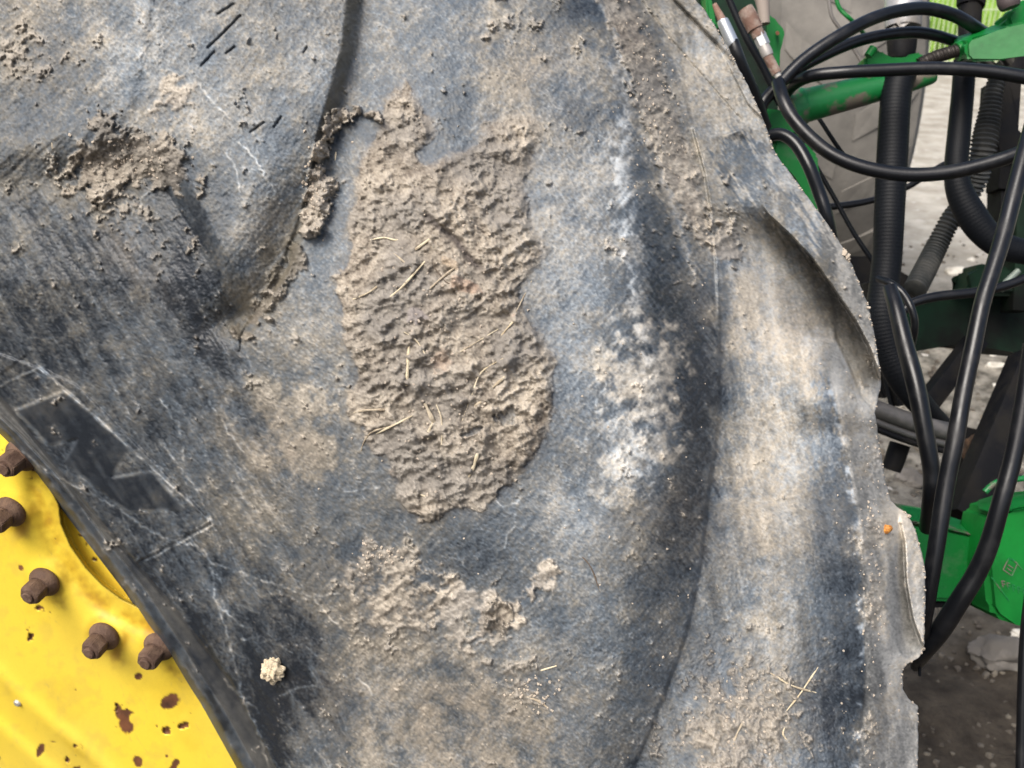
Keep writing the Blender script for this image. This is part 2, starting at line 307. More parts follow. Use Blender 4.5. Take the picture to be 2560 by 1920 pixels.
light([(1530,840),(1590,800),(1625,900),(1620,1000),(1580,1120),(1550,1240),(1490,1250),(1480,1130),(1510,980)], 24, .8, .19, .45, N2+.7*N3)
light([(2020,830),(2087,850),(2120,930),(2100,1000),(2060,930),(2000,880)], 10, .3, .16, .6)  # lit corner of the next lug, its brightness painted as pale tone
light([(1530,400),(1575,380),(1592,600),(1600,800),(1610,960),(1570,1100),(1540,1180),(1530,1000),(1545,700)], 16, .5, .12, .35, fU+N2)
light([(620,990),(700,960),(800,1000),(830,1150),(780,1240),(700,1180)], 34, .5, .13, .85)
light([(850,1650),(1000,1600),(1200,1680),(1380,1800),(1400,1920),(920,1920),(930,1780)], 22, .4, .10, .75)
dark([(1900,540),(1974,590),(2027,645),(2085,725),(2138,805),(2190,960),(2190,1040),(2130,960),(2080,840),(2000,760),(1930,640)], 30, .2, .07, .6)  # shade in the hollow under the flap lug, painted into the tone
# feathered pale strokes along the shoulder
feather = fibres(71, 2400, 26, 235, 38, 5, dens=np.clip(blob(1575, 960, 60, 190, 75)+.8*blob(1540, 1060, 130, 60, 75)+.7*blob(1590, 600, 40, 330, 90)+.5*blob(1570, 1180, 70, 130, 80), 0, 1))
mfe = np.clip(feather, 0, 1.4)
shl = np.exp(-((XX-sh+8+8*N3)/22)**2)*sst(YY, 120, 300)*(1-sst(YY, 1150, 1350)); shl2 = np.exp(-((XX-ew-6+4*N3)/9)**2)*sst(YY, 900, 1000)
lipS = stroke([(1792,1084),(1770,1220),(1746,1422),(1715,1576),(1672,1699),(1623,1822),(1580,1920),(1480,2150)], 4)+.7*stroke([(1762,434),(1779,542),(1789,650),(1796,800),(1799,995),(1794,1084)], 3.5)
ridgeS = stroke([(1495,0),(1536,80),(1554,152),(1582,231),(1634,325),(1695,423),(1739,506),(1760,570)], 5)
ridgeS2 = stroke([(1600,325),(1640,370),(1660,440),(1690,540),(1720,640),(1745,720)], 8)
# hair lines
fib = fibres(73, 26000, 22, 120, 60, 6)
fib2 = fibres(74, 9000, 60, -62, 9, 1.2, dens=np.clip(sidewall, 0, 1))
fib3 = fibres(75, 9000, 26, 48, 14, 3, dens=np.clip(1-sidewall, 0, 1)*(1-gap))
fib4 = fibres(76, 5000, 46, 10, 180, 9, dens=np.clip(blob(1560, 1650, 260, 260)+.8*blob(560, 230, 330, 230)+.5*blob(700, 1700, 180, 220)+.35, 0, 1)*(1-gap))
WEB = [[(262,925),(272,935),(287,965),(300,1000),(337,1050),(365,1065),(392,1100),(430,1145),(464,1189),(500,1240),(519,1282),(530,1300)],
 [(60,1130),(110,1175),(165,1206),(228,1235),(295,1273),(371,1324),(420,1350),(485,1362),(515,1385),(527,1408),(580,1425),(649,1449),(690,1462),(732,1476),(775,1490),(860,1483)],
 [(470,1345),(500,1375),(526,1405),(535,1460),(541,1509),(560,1560),(575,1606),(590,1670),(605,1737),(625,1790),(642,1823),(660,1880),(676,1930)],
 [(549,1517),(600,1560),(649,1588),(690,1612),(732,1633)], [(600,1600),(655,1588)], [(785,1495),(810,1530),(850,1570)],
 [(520,1410),(560,1470),(600,1530)], [(450,1060),(455,1110),(462,1160)], [(520,1000),(560,1060),(600,1120),(640,1160)],
 [(700,1740),(740,1720),(790,1715)], [(860,1690),(910,1705),(930,1740)], [(1240,1250),(1255,1265),(1290,1262),(1300,1245)], [(1283,1290),(1292,1310),(1270,1330),(1262,1370)], [(1140,1385),(1165,1420)],
 [(560,1700),(600,1740),(640,1770)], [(400,1000),(440,1060),(470,1110)], [(380,470),(350,500),(352,520),(372,535)],
 [(500,215),(540,265),(580,300)], [(590,350),(640,400),(670,450),(690,480)], [(560,370),(590,420),(600,480)], [(860,1230),(950,1220)]]
g = np.random.default_rng(5); web = np.zeros(XX.shape)
for L in WEB:
    P_ = []
    for (x0, y0), (x1, y1) in zip(L, L[1:]):
        k = max(2, int(math.hypot(x1-x0, y1-y0)/9))
        for i in range(k): P_.append((x0+(x1-x0)*i/k+g.normal(0, 2.2), y0+(y1-y0)*i/k+g.normal(0, 2.2)))
    P_.append(L[-1]); web = np.maximum(web, stroke(P_, 2.5))
web *= np.clip(.65+.3*N3, .2, 1)
GRV = [[(600,40),(545,95),(520,120)],[(590,118),(568,134)],[(660,308),(625,332)],[(700,292),(688,318)],[(585,10),(545,35)],[(535,130),(505,165)],[(770,120),(760,135)]]
grv = np.zeros(XX.shape)
for L in GRV: grv = np.maximum(grv, stroke([(x_+g.normal(0, 1.5), y_+g.normal(0, 1.5)) for x_, y_ in L], 2.3))
# lettering block on the sidewall
LETTER = [(38,1026),(160,978),(253,1054),(310,1100),(323,1126),(276,1195),(380,1178),(460,1273),(321,1282),(160,1155),(196,1096),(122,1113)]
PLATE = [(-160,830),(97,919),(190,961),(360,1130),(527,1303),(342,1402),(180,1240),(0,1050),(-160,880)]
PLATE0 = [(-200,560),(0,805),(80,877),(0,935),(-200,800)]
def cl(p): return blur(poly(p), 2.4)
letter = cl(LETTER)
rimL = np.zeros(XX.shape)
for a, b in (((97,919),(527,1303)), ((527,1303),(342,1402)), ((0,965),(97,919)), ((88,905),(536,1312)), ((536,1312),(350,1411))):
    n = 14; P_ = [(a[0]+(b[0]-a[0])*i/n+g.normal(0, 1.2), a[1]+(b[1]-a[1])*i/n+g.normal(0, 1.2)) for i in range(n+1)]; rimL = np.maximum(rimL, stroke(P_, 2.6))
ledges = np.clip(np.hypot(*np.gradient(letter))*5, 0, 1)
bdist = (XX-bd)*.82                                           # distance from the bead edge
chan = sst(bdist, 38, 46)*(1-sst(XX-ln([(600,-300),(800,-160),(1000,10),(1200,170),(1410,342),(1521,440),(1600,500),(1700,578),(1810,634),(1920,690),(2200,800)], YY), -10, 2))
lip = (1-sst(bdist, 38, 46))*(XX > bd-40)
lipl = np.exp(-((bdist-20+2*N3)/3)**2)+np.exp(-((bdist-42+1.5*N2)/3)**2)+.6*np.exp(-((bdist-6)/3)**2)
smooth_ = np.clip(chan+lip+letter, 0, 1)
plate = cl(PLATE)
# ---- micro contrast per region
wh = nz(61, .42); micro = .30*N3+.75*wh+.30*nz(67, .9)
dirn = np.where(sidewall > .5, fD, np.where(XX > cr, fV, fU)); dirn = dirn*.9
mic = (micro+.34*dirn)
dust = v + .028*N1 + .035*N2*(1-.5*smooth_) + .078*mic*(1-.75*smooth_) + .055*fL*sidewall*(1-smooth_)
fGV = nz(59, 30, 2.5, -82)+.7*nz(60, 14, 1.2, -78); fGV /= fGV.std()
dust = dust*(1-gap)+gap*(v+.030*N1+.02*N2+.03*N3+.040*fGV+.055*wh)
hl = (.09*fib3+.12*fib4+.18*np.clip(fib2, 0, 1.2)+.10*fib-.045)*(1-.9*smooth_)
dust = dust+hl*(1-.7*mMain)
dust = dust*(1-.45*letter)+letter*(.02+.03*fL+.02*N3)+.015*plate*(1-letter); dust = dust*(1-.6*chan)*(1-.5*lip)+(.20+.035*fL+.02*N3)*chan+(.16+.035*fL+.05*N3)*lip
dust = dust+.42*web+.33*rimL*1.3*np.clip(.7+.4*N3, 0, 1)+.30*ledges*np.clip(.7+.4*N2, 0, 1)+.16*np.clip(lipl, 0, 1)*np.clip(.6+.5*N2, 0, 1.2)
dust = dust+.40*mfe+.28*shl*np.clip(.6+.7*N3, 0, 2)+.42*shl2*np.clip(.3+.8*N3, 0, 2)*1.0+.3*ridgeS+.2*ridgeS2+.22*lipS*np.clip(.6+.4*N3, 0, 1)+np.where(XX > ew+10, .13, 0)*sst(YY, 880, 960)-.045*sidewall-.085*np.clip(blob(660, 1640, 190, 260, -60)+.25*blob(330, 1180, 190, 90, -50)+.8*blob(470, 700, 90, 190, -65)+.5*blob(120, 700, 160, 160), 0, 1)
dust = dust+.10*sst(XX-er, 0, 20)*sst(YY, 830, 870)*(1-sst(YY, 1040, 1090))+.25*np.exp(-((XX-er+3)/4)**2)*sst(YY, 846, 870)*(1-sst(YY, 1020, 1050))
dust = dust-.4*grv*np.clip(.8+.3*N3, 0, 1)
dust = .45+(dust-.45)*1.18
dust = np.clip(dust, -.03, 1.35)
warm = np.clip(w+.05+.16*N2+.06*N1+.14*nz(62, .8)+.06*fU, 0, 1); warm = warm*(1-.5*np.clip(shl+mfe*.6, 0, 1)); warm = warm*(1-chan)+.85*chan; warm = np.where(XX > ew+6, np.maximum(warm, .62), warm)
def lin(r, g_, b): c = np.array([r, g_, b])/255.; return np.where(c <= .04045, c/12.92, ((c+.055)/1.055)**2.4)
C0 = lin(37, 43, 51); C1c = lin(101, 111, 121); C1w = lin(122, 118, 109); C2c = lin(190, 199, 206); C2w = lin(210, 201, 186)
def mix3(d, wm):
    d = d[..., None]; wm = wm[..., None]; m1 = C1c*(1-wm)+C1w*wm; m2 = C2c*(1-wm)+C2w*wm
    a = np.clip(d/.5, 0, 1); b = np.clip((d-.5)/.5, 0, 1.3); return (C0*(1-a)+m1*a)*(1-b)+m2*b
col = mix3(dust, warm)
# mud colours
mudN = .6*N2+.8*N3
MC0 = lin(114, 105, 95); MC1 = lin(207, 196, 179); MCb = lin(150, 145, 138)
t = np.clip(.5+.13*mudN+.08*N1+.17*wh+.06*nz(66, 4, .8, 35), 0, 1)[..., None]
t = np.clip(t+.16*(fib+.6*fib3-.35)[..., None], 0, 1.1); mudc = MC0*(1-t)+MC1*t; gb = np.clip(.3+.35*nz(64, 14), 0, .8)[..., None]; mudc = mudc*(1-gb)+MCb*gb*(.75+.4*t)
def over(m, c=None, a=1.0):
    global col
    m = np.clip(m*a, 0, 1)[..., None]; col = col*(1-m)+(mudc if c is None else c)*m
brown = lin(112, 99, 85)
over(blur(mMain, 14)*.35, brown*1.2+0*col); over(mMain, None, .97); over(mVal, mudc*1.08); over(mVal2, mudc*.55+brown*.15, .85); over(mLed, mudc*.85, .9)
over(mTan, mudc*1.15, .75); over(mBand, mudc*1.0+.0, .8*1); over(mSht*np.clip(.50+.06*fD+.25*N3+.15*N2, 0, 1.2), C2w*.98*(1+.12*N3[..., None]), .75); over(mLow, mudc*1.3, .85); over(mLump, mudc*.95, .95); over(mGapM, mudc*1.1, .8)
wall = sst(XX-la, -3, 6)*(1-sst(XX-la, 22, 44+14*sst(-YY, -620, -200)))*sst(-YY, -800, -500)*(1-mVal)
over(wall*(.7+.15*N3), lin(104, 99, 86)*(1+.12*fD[..., None]))
tanf = lin(154, 143, 128); filmN = .55+.25*N2+.15*N3+.12*wh
for (x, y, a, b, an, k) in ((700,1110,90,130,60,.6),(1130,1790,270,150,-15,.6),(960,1500,150,90,-20,.45),(1330,190,80,130,60,.4),(1930,820,110,220,75,.35),(1880,1300,120,300,85,.25),(1850,1800,150,170,0,.35),(330,640,120,50,-50,.3),(60,120,130,110,0,.3),(1370,120,60,60,0,.3)):
    over(blob(x, y, a, b, an)*np.clip(filmN, 0, 1.2)*(1-smooth_), tanf*(1+.18*(.6*fU+.6*wh)[..., None]), k)
dk = sst(XX-la, -150, -10)*(1-sst(XX-la, 20, 70))*sst(YY, 330, 560)*(1-sst(YY, 800, 930))*(1-mVal)  # shade where the lug rolls into the groove, painted as dark olive
over(dk*np.clip(.62+.25*fU+.2*N2, 0, 1), lin(92, 86, 74)*(1+.22*(fU*.7+wh*.5)[..., None]), .8)
# rough brown soil scatterings
sc = np.clip(blob(960, 1390, 90, 40, -10)+blob(1010, 1510, 110, 60, -30)+.8*blob(950, 1480, 150, 120)+.9*blob(1290, 1700, 70, 50, -30)+.8*blob(1330, 1750, 40, 20, -30)+blob(1850, 1770, 130, 150)+.9*blob(1830, 1870, 200, 90)+.8*blob(60, 130, 120, 100)+.7*blob(300, 520, 220, 70, -40)+.6*blob(690, 780, 70, 60)+.6*blob(620, 880, 40, 70)+.8*blob(2180, 1350, 30, 400)+.6*blob(1720, 560, 40, 150, -75)+.6*blob(1280, 80, 110, 60), 0, 1)
scm = sst(sc+.16*N2+.26*N3+.16*nz(68, .6)-.80, -.15, .35)
over(scm*(1-mMain), mudc*.95, .75)
# rust or leaf coloured flecks in the cake
for (x, y, rx, ry, c, a) in ((1165,712,42,20,lin(196,158,134),-18),(1120,655,26,12,lin(205,180,150),-20),(1045,790,24,34,lin(150,144,150),70),(1100,900,30,30,lin(196,170,150),0)):
    over(sst(blob(x, y, rx, ry, a)+.16*N3, .42, .6)*mMain, c*(.75+.25*t), .4)
stick = stroke([(1068,540),(1100,570),(1140,600),(1165,635),(1195,668)], 9)*mMain
over(stick, lin(84, 78, 80)+0*col, .75)
col = np.clip(col, .008, .85)
# ---- relief, metres towards the camera
AA = ln([(-300, 1), (300, 1), (550, .75), (760, .35), (860, 0), (2300, 0)], YY)
rel = .026*sst(ledge-YY, -60, 60)*(1-sst(XX-la, -4, 26+24*sst(-YY, -620, -200)))
rel += -.003*np.exp(-((XX-la-40)/40)**2)*AA
leftB = ln([(-300, 930), (0, 880), (450, 800), (850, 640), (1200, 720), (1500, 800), (1700, 880), (2300, 960)], YY)
rel += .036*sst(XX-leftB, -30, 400)
roll = sst(XX-la, -190, 4)*(XX < la+30)*sst(YY, 260, 560)*(1-sst(YY, 780, 900))
rel += -.030*np.where(XX < la, roll**1.6, roll*(1-sst(XX-la, 0, 30)))
rdg = ln([(-300, 460), (0, 372), (120, 350), (250, 325), (380, 260), (2300, -300)], YY)
rel += -.026*sst(rdg-XX, -10, 330)*(1-sst(YY, 250, 520))+.003*np.exp(-((XX-rdg)/18)**2)*(1-sst(YY, 230, 330))
rel += .006*np.exp(-((XX-sh+40)/120)**2)
drop = sst(XX-cr, -4, 9)
rel += -.052*sst(XX-sh, -50, 260)*(1-drop*1) - drop*(.052*sst(cr-sh, -50, 260)+ln([(-300,.004),(330,.004),(800,.007),(1084,.006),(1400,.009),(1920,.009)], YY))
rel += drop*.030*sst(XX-cr, 0, 300)
# flap lug in the upper right and the hollow under its edge
below = (1-sst(XX-ed, -3, 4))*gap
rel += -(.085*np.exp(-(np.clip(ed-XX, 0, 999)/135)**2))*below*sst(YY, 500, 640)*(1-sst(YY, 960, 1060))
dtop = ln([(1500, 260), (1735, 318), (1779, 336), (1811, 334), (1847, 320), (1887, 350), (1938, 387), (2300, 620)], XX)
rel += .014*sst(YY-dtop, -3, 5)*gap*(1-sst(YY, 600, 900))
rel += .008*blob(1840, 325, 40, 16)
rel += -.004*np.exp(-((XX-ln([(-300,1500),(0,1600),(101,1677),(300,1851)], YY))/6)**2)*(YY < 310)*gap + .006*sst(XX-ln([(-300,1500),(0,1685),(108,1793),(260,1870),(300,1909)], YY), -3, 3)*(YY < 300)
rel += -.006*np.exp(-((XX-ln([(-300,1480),(0,1683),(108,1790),(160,1830),(300,1895)], YY))/9)**2)*(YY < 170)
# next lug, its ridge and ribbed side
rel += .034*np.exp(-((XX-ew)/np.where(XX < ew, 150, 75))**2)*sst(YY, 812, 850+.35*np.abs(XX-2070))*(1-sst(XX-er, -4, 6)*(1-sst(YY, 1040, 1075)))
rel += .040*sst(er-XX, -3, 7)*sst(YY-(827+.3*(XX-2027)), -2, 16)*sst(XX, 1930, 2060)*(1-sst(YY, 980, 1090))*(XX < 2250)
rb = (XX-ew)*sst(YY, 880, 1000)
rel += .0022*np.sin(np.clip(rb, 0, 200)/11+N1*.8)*sst(rb, 0, 14)*(YY > 880)
# end nub with a scooped face
fl = ln([(1300, 2250), (1354, 2261), (1459, 2266), (1548, 2282), (1606, 2303), (1640, 2330)], YY)
rel += -.022*sst(XX, 2215, 2262)*(1-sst(XX-fl, -3, 3))*sst(YY, 1310, 1420)*(1-sst(YY, 1600, 1660))
rel += .010*sst(XX-fl, -3, 3)*sst(YY, 1260, 1340)*(1-sst(YY, 1620, 1650))*(XX > 2200)
rel += -.006*np.exp(-((XX-2222)/8)**2)*sst(YY, 1360, 1420)*(YY < 1640)*0
# bead, channel, lettering
rel += -.012*chan*sst(bdist, 38, 70)*(1-.0)+.004*plate+.0016*letter+.002*cl(PLATE0)+.0012*rimL-.003*np.exp(-((bdist-44)/4)**2)
rel += -.05*(1-sst(bdist, -2, 26))**2
rel += .0012*web-.004*grv+.0006*fib*.5
# mud thickness
crust = np.abs(nz(81, 5))*.5+np.abs(nz(82, 2.4))*.35+np.abs(nz(83, 9, 3.0, 20))*.6       # ridged
crk = 1-np.clip(np.abs(nz(84, 6, 2.6, 15))*6, 0, 1); crk2 = 1-np.clip(np.abs(nz(85, 3.2, 1.5, 30))*5, 0, 1)
terr = fbm(91, 7, 4, .62); tq = terr*1.3; terr = (np.floor(tq)+sst(tq-np.floor(tq), .55, 1.0))/1.3
thick = .0034+.0017*terr+.0010*N3+.0016*crust-.0020*crk*sst(nz(86, 14), .1, 1.)-.0014*crk2*sst(nz(87, 8), -.5, 1)+.00025*wh
tf = nz(97, 9, 2.6, 14)+.7*nz(98, 5, 1.8, 32); tf = tf/tf.std()*1.1; terr2 = (np.floor(tf)+sst(tf-np.floor(tf), .15, .95)**3)
thick = thick+.0008*terr2*sst(YY, 450, 700)+.0005*terr2
body = sst(nz(88, 10)+.5+.9*sst(YY, 400, 700)-.4, -1, 1)*sst(blur(mMain, 22), .35, .8)
rel += mMain*np.clip(thick*(.5+.75*body), .0005, .02)
rel += -.0055*stick*mMain
for mm, k in ((mVal, 2.0), (mVal2, .6), (mLed, .7), (mTan, .25), (mBand, .55), (mSht, .03), (mLow, .5), (mLump, 1.5), (mGapM, .8)): rel += mm*k*np.clip(thick, .0004, .02)
rel += scm*.0014*np.clip(1+.9*N3+.6*N2, 0, 4)*(1-mMain)
rel += (1-smooth_*.8)*(.00035*mic+.00045*N2*.6+.0011*N1*.5)
rel += (.0006*fL)*sidewall*(1-smooth_)
rip = nz(95, 9, 1.5, 42); rel += .0006*rip*blob(110, 300, 220, 260)+.0007*nz(96, 8, 1.4, 35)*blob(1040, 1540, 230, 160, -20)
rel += -.010*blob(1240, 98, 14, 6, -20)*0
# lightest possible label map of the pieces
lab = np.zeros(XX.shape, int)
lab[onA & (sst(ledge-YY, -70, 80) > .5)] = 1
lab[(XX >= leftB) & (XX > la) & (XX <= cr)] = 2
lab[XX > cr] = 3
lab[(XX > ed) & (YY > dtop) & (XX > cr) & (YY < 1000)] = 4
lab[(XX > ew-110) & (YY > 880) & ((XX < er) | (YY > 1040)) & (XX > cr)] = 5
lab[(XX > 2222) & (YY > 1250) & (YY < 1662)] = 6
lab[(letter > .5)] = 8
lab[lip > .5] = 9
lab[mMain > .5] = 10; lab[mVal > .5] = 11; lab[mLed > .6] = 12; lab[mLump > .5] = 13
ALB = .76                                                    # real dust and rubber are darker than they print
# ---------------------------------------------------------------- the wheel: disc plane, tyre sheet
AXN = np.array([-.23, -.43, .87]); AXN = AXN/np.linalg.norm(AXN)          # axle direction seen as (right, up, towards)
AXW = (CR_*AXN[0]+CU*AXN[1]-CF*AXN[2]).normalized()
def plane_d(px, py, d0=1.085, ref=(316, 1482)):
    k = lambda x, y: AXN[0]*(x-1280)/FPX - AXN[1]*(y-960)/FPX - AXN[2]
    return d0*k(*ref)/k(px, py)
wpar = np.clip((XX-bd)/(xrs-bd), 0, 1.02)
prof = np.array([(0, 1.05), (.05, 1.025), (.12, 1.0), (.3, .93), (.48, .875), (.62, .855), (.74, .87), (.86, .915), (.94, .965), (1.02, 1.05)])
def smoothprof(x):
    g_ = np.linspace(0, 1.02, 400); y_ = np.interp(g_, prof[:, 0], prof[:, 1]); k = np.exp(-np.linspace(-2, 2, 61)**2); k /= k.sum()
    y_ = np.convolve(np.pad(y_, 30, 'edge'), k, 'valid'); return np.interp(x, g_, y_)
pd = plane_d(np.clip(XX, -300, 900), np.clip(YY, 700, 2300))-1.085
DD = smoothprof(wpar) + pd*(1-wpar)**2 - rel
def surf(px, py): return float(samp(DD, np.array([float(px)]), np.array([float(py)]))[0])
NR, NC, NE = 940, 930, 24
ys = np.linspace(-296, 2212, NR); x0 = np.maximum(ln(BEAD, ys)-2, -296); x1 = ln(XR, ys)
xj = x1+.8*np.interp(ys, np.arange(-300, 2300, 9), np.random.default_rng(8).standard_normal(289))*1.0      # crumbly outline
tt = np.linspace(0, 1, NC)
gx = x0[:, None]+(xj-x0)[:, None]*tt[None, :]; gy = np.repeat(ys[:, None], NC, 1)
gd = samp(DD, gx, gy); gd[:, -1] += .006
gc = samp(col, gx, gy)*ALB
co = PA(gx, gy, gd)
labg = lab[((gy-RY0)/RS+.5).astype(int).clip(0, RH-1), ((gx-RX0)/RS+.5).astype(int).clip(0, RW-1)]
ke = np.arange(1, NE+1)/NE                                    # the tread goes on round the far side
ex = PA(gx[:, -1:]-50*ke[None, :]**1.5, gy[:, -1:]+0*ke[None, :], gd[:, -1:]+.30*ke[None, :]**1.4)
kb = np.arange(4, 0, -1)/4                                    # and the bead toe turns in under the rim flange
bx = PA(gx[:, :1]+30*kb[None, :], gy[:, :1]+0*kb[None, :], gd[:, :1]+.03*kb[None, :])
co = np.concatenate([bx, co, ex], 1); W_ = co.shape[1]
gc = np.concatenate([np.repeat(gc[:, :1], 4, 1), gc, gc[:, -4-9*np.arange(1, NE+1)]], 1)
labg = np.concatenate([np.repeat(labg[:, :1], 4, 1), labg, np.repeat(labg[:, -1:], NE, 1)], 1)
co = co.reshape(-1, 3); gc = gc.reshape(-1, 3)
i = (np.arange(NR-1)[:, None]*W_+np.arange(W_-1)[None, :]).ravel(); F_ = np.stack([i, i+W_, i+W_+1, i+1], 1); fl_ = labg[:-1, :-1].ravel()
rubber = vcol_material('dusty_rubber', rough=.85, spec=.35, bump=.3, amp=.22, dark_rough=.42)
cake = vcol_material('dried_mud', rough=.95, spec=.15, bump=.5, amp=.28, bscale=1100, dark_rough=.95, distance=.001)
wheel = tag(empty('tractor_wheel', P(0, 2000, 1.2)), 'huge muddy tractor wheel with yellow rim and dust grey tyre filling the picture', 'wheel')
def piece(name, labels, parent, mat):
    f = F_[np.isin(fl_, labels)]
    if not len(f): return None
    u, inv = np.unique(f.ravel(), return_inverse=True)
    o = np_mesh(name, co[u], inv.reshape(-1, 4), mat, None, gc[u]); o.parent = parent; return o
bpy.context.view_layer.update()
def adopt(o, par):
    o.parent = par; o.matrix_parent_inverse = Matrix.Translation(-par.matrix_world.translation) ; return o
tyre = piece('tyre', [0, 3], wheel, rubber); adopt(tyre, wheel); bpy.context.view_layer.update()
def sub(name, labels, mat, label=None):
    o = piece(name, labels, tyre, mat)
    if o:
        o.parent = tyre; o.matrix_parent_inverse = Matrix()
        if label: o['label'] = label
    return o
sub('tread_lug', [1], rubber, 'bluish lug with short cuts in the upper left'); sub('tread_lug', [2], rubber, 'broad lug carrying the mud cake')
sub('tread_lug', [4], rubber, 'overhanging lug at the upper right edge'); sub('tread_lug', [5], rubber, 'dark blue ridge with ribbed side on the right'); sub('tread_lug', [6], rubber, 'scooped lug end sticking out at the right edge')
sub('raised_letter', [8], rubber); sub('bead_lip', [9], rubber)
sub('mud_cake', [10], cake, 'largest dried mud cake with straw in it'); sub('mud_cake', [11], cake, 'thin strip of mud in the groove'); sub('mud_cake', [12], cake, 'rough brown mud on the lug step'); sub('mud_cake', [13], cake, 'small round mud lump')
# ---- straw stuck in the dried mud
strawm = material('dry_straw', (.62, .54, .38), .8, col2=(.44, .36, .24), nscale=60, bump=.3, bscale=800); twigm = material('twig', (.10, .075, .055), .8)
STRAW = [([(925,600),(960,594),(990,600),(1032,598)],5,0),([(985,634),(1005,650),(1026,670)],5,0),([(1038,624),(1074,598)],9,0),([(976,742),(1010,712),(1062,654)],6,0),([(1074,722),(1105,694),(1146,662)],6,0),([(872,752),(920,732),(958,704)],5,0),([(1022,866),(1020,910),(1016,964)],10,0),([(1062,1008),(1080,1046),(1084,1054)],12,0),([(1084,1054),(1072,1078),(1070,1096)],8,0),([(1156,1052),(1180,985),(1204,930),(1258,896)],4,0),([(1186,1016),(1204,1004)],9,0),([(1232,968),(1262,942)],8,0),([(1172,1192),(1186,1160),(1194,1134)],11,0),([(870,1036),(910,1026),(962,1024)],7,0),([(1090,1010),(1104,1050),(1104,1112)],4,0),([(1250,842),(1276,812),(1302,782)],5,0),([(902,1130),(910,1104),(930,1080),(975,1066)],5,0),([(1925,1682),(1980,1714),(2042,1732)],6,0),([(1962,1782),(2000,1735),(2046,1666)],5,0),([(1828,1876),(1840,1840),(1856,1808)],6,0),([(1962,1818),(1958,1836),(1972,1856)],6,0),([(1352,1676),(1392,1664)],6,0),([(1318,1742),(1345,1752),(1368,1768)],8,0),([(1452,1388),(1478,1420),(1502,1484)],4,1),([(838,408),(840,380)],5,0),([(128,345),(132,372)],5,0),([(1030,1226),(1060,1240),(1090,1250)],4,0),([(1010,830),(1040,850),(1062,884)],3,0),([(1330,700),(1310,740),(1290,780)],4,0),([(1150,880),(1200,850),(1250,820)],3,0),([(940,1085),(990,1060),(1030,1040)],6,0),([(1080,660),(1110,700),(1130,712)],3,1)]
straw2 = material('muddy_straw', (.40, .34, .25), .9, col2=(.27, .22, .16), nscale=120, bump=.4, bscale=900); straw3 = material('pale_straw', (.55, .48, .34), .8, col2=(.33, .27, .19), nscale=90, bump=.3, bscale=900)
for k, (pp, w_, tw) in enumerate(STRAW):
    q = [P(x, y, surf(x, y)-w_*.05*.88/FPX-(.0007 if 0 < j < len(pp)-1 else -.0006)) for j, (x, y) in enumerate(pp)]
    c = catmull(q, 5) if len(q) > 2 else [q[0].lerp(q[1], t_/4) for t_ in range(5)]
    r = w_*.38*.9/FPX; bm = bmesh.new(); add_tube(bm, c, [r*(.7+.35*math.sin(3.1*j/len(c))+.22*math.sin(5*j+k)) for j in range(len(c))], 7)
    o = from_bm('twig' if tw else 'straw', bm, twigm if tw else (strawm, straw2, straw3)[k % 3]); o.parent = tyre; o.matrix_parent_inverse = Matrix.Translation(-tyre.matrix_world.translation) if False else Matrix()
# ---------------------------------------------------------------- rim
rnx, rny = 330, 400
rx, ry = np.meshgrid(np.linspace(-300, 760, rnx), np.linspace(900, 2260, rny))
def ptsd(pts):
    m = np.full(rx.shape, 1e9)
    for (a, b), (c, d) in zip(pts, pts[1:]):
        L = (c-a)**2+(d-b)**2; t_ = np.clip(((rx-a)*(c-a)+(ry-b)*(d-b))/L, 0, 1); m = np.minimum(m, np.hypot(rx-a-t_*(c-a), ry-b-t_*(d-b)))
    return m
def pin(pts):
    ins = np.zeros(rx.shape, bool)
    for (a, b), (c, d) in zip(pts, pts[1:]+pts[:1]):
        if b != d: ins ^= ((b > ry) != (d > ry)) & (rx < (c-a)*(ry-b)/(d-b)+a)
    return ins
def rs(f): return samp(f, rx*.9+100, ry*.9-200)
WINL = [(128,1225),(147,1262),(153,1310),(177,1366),(216,1421),(260,1466),(305,1499),(340,1516),(420,1548)]
win = pin(WINL+[(700,1548),(700,1100),(128,1100)]); dw = ptsd(WINL)*np.where(win, 1, -1)
r_rel = -.030*sst(dw, -1, 9)
C1L = [(-300,1420),(0,1688),(55,1747),(111,1797),(222,1885),(262,1922),(420,2060),(600,2240)]; C2L = [(-300,1560),(0,1821),(111,1920),(300,2100),(450,2260)]
d1 = ptsd(C1L)*np.where(ry > np.interp(rx, [p[0] for p in C1L], [p[1] for p in C1L]), 1, -1); d2 = ptsd(C2L)*np.where(ry > np.interp(rx, [p[0] for p in C2L], [p[1] for p in C2L]), 1, -1)
r_rel += .007*np.exp(-(d1/22)**2)-.012*sst(d1, 0, 70)+.006*np.exp(-(d2/20)**2)-.016*sst(d2, 0, 70)
r_rel += .012*np.exp(-((dw+100)/55)**2)*(dw < 0)-.004*np.exp(-((dw+40)/22)**2)*(dw < 0)
NUTS = [(58,1136),(28,1277),(114,1452),(263,1588),(400,1614)]
for x, y in NUTS: r_rel += .004*np.exp(-(np.hypot(rx-x, ry-y)/52)**4)
yel = lin(250, 218, 60); stain = lin(176, 134, 30); rust = lin(112, 70, 44); ydk = lin(214, 178, 30)
rc = np.ones(rx.shape+(3,))*yel
def rover(m, c):
    global rc
    m = np.clip(m, 0, 1)[..., None]; rc = rc*(1-m)+c*m
rover(.35*sst(rs(N1), -.5, 2)+.05*rs(N3), ydk); rover(.10+.12*sst(rs(NB), -.5, 1.5), lin(200, 180, 120)); rover(.5*np.clip(rs(fib4)-.9, 0, 1), ydk*.8)
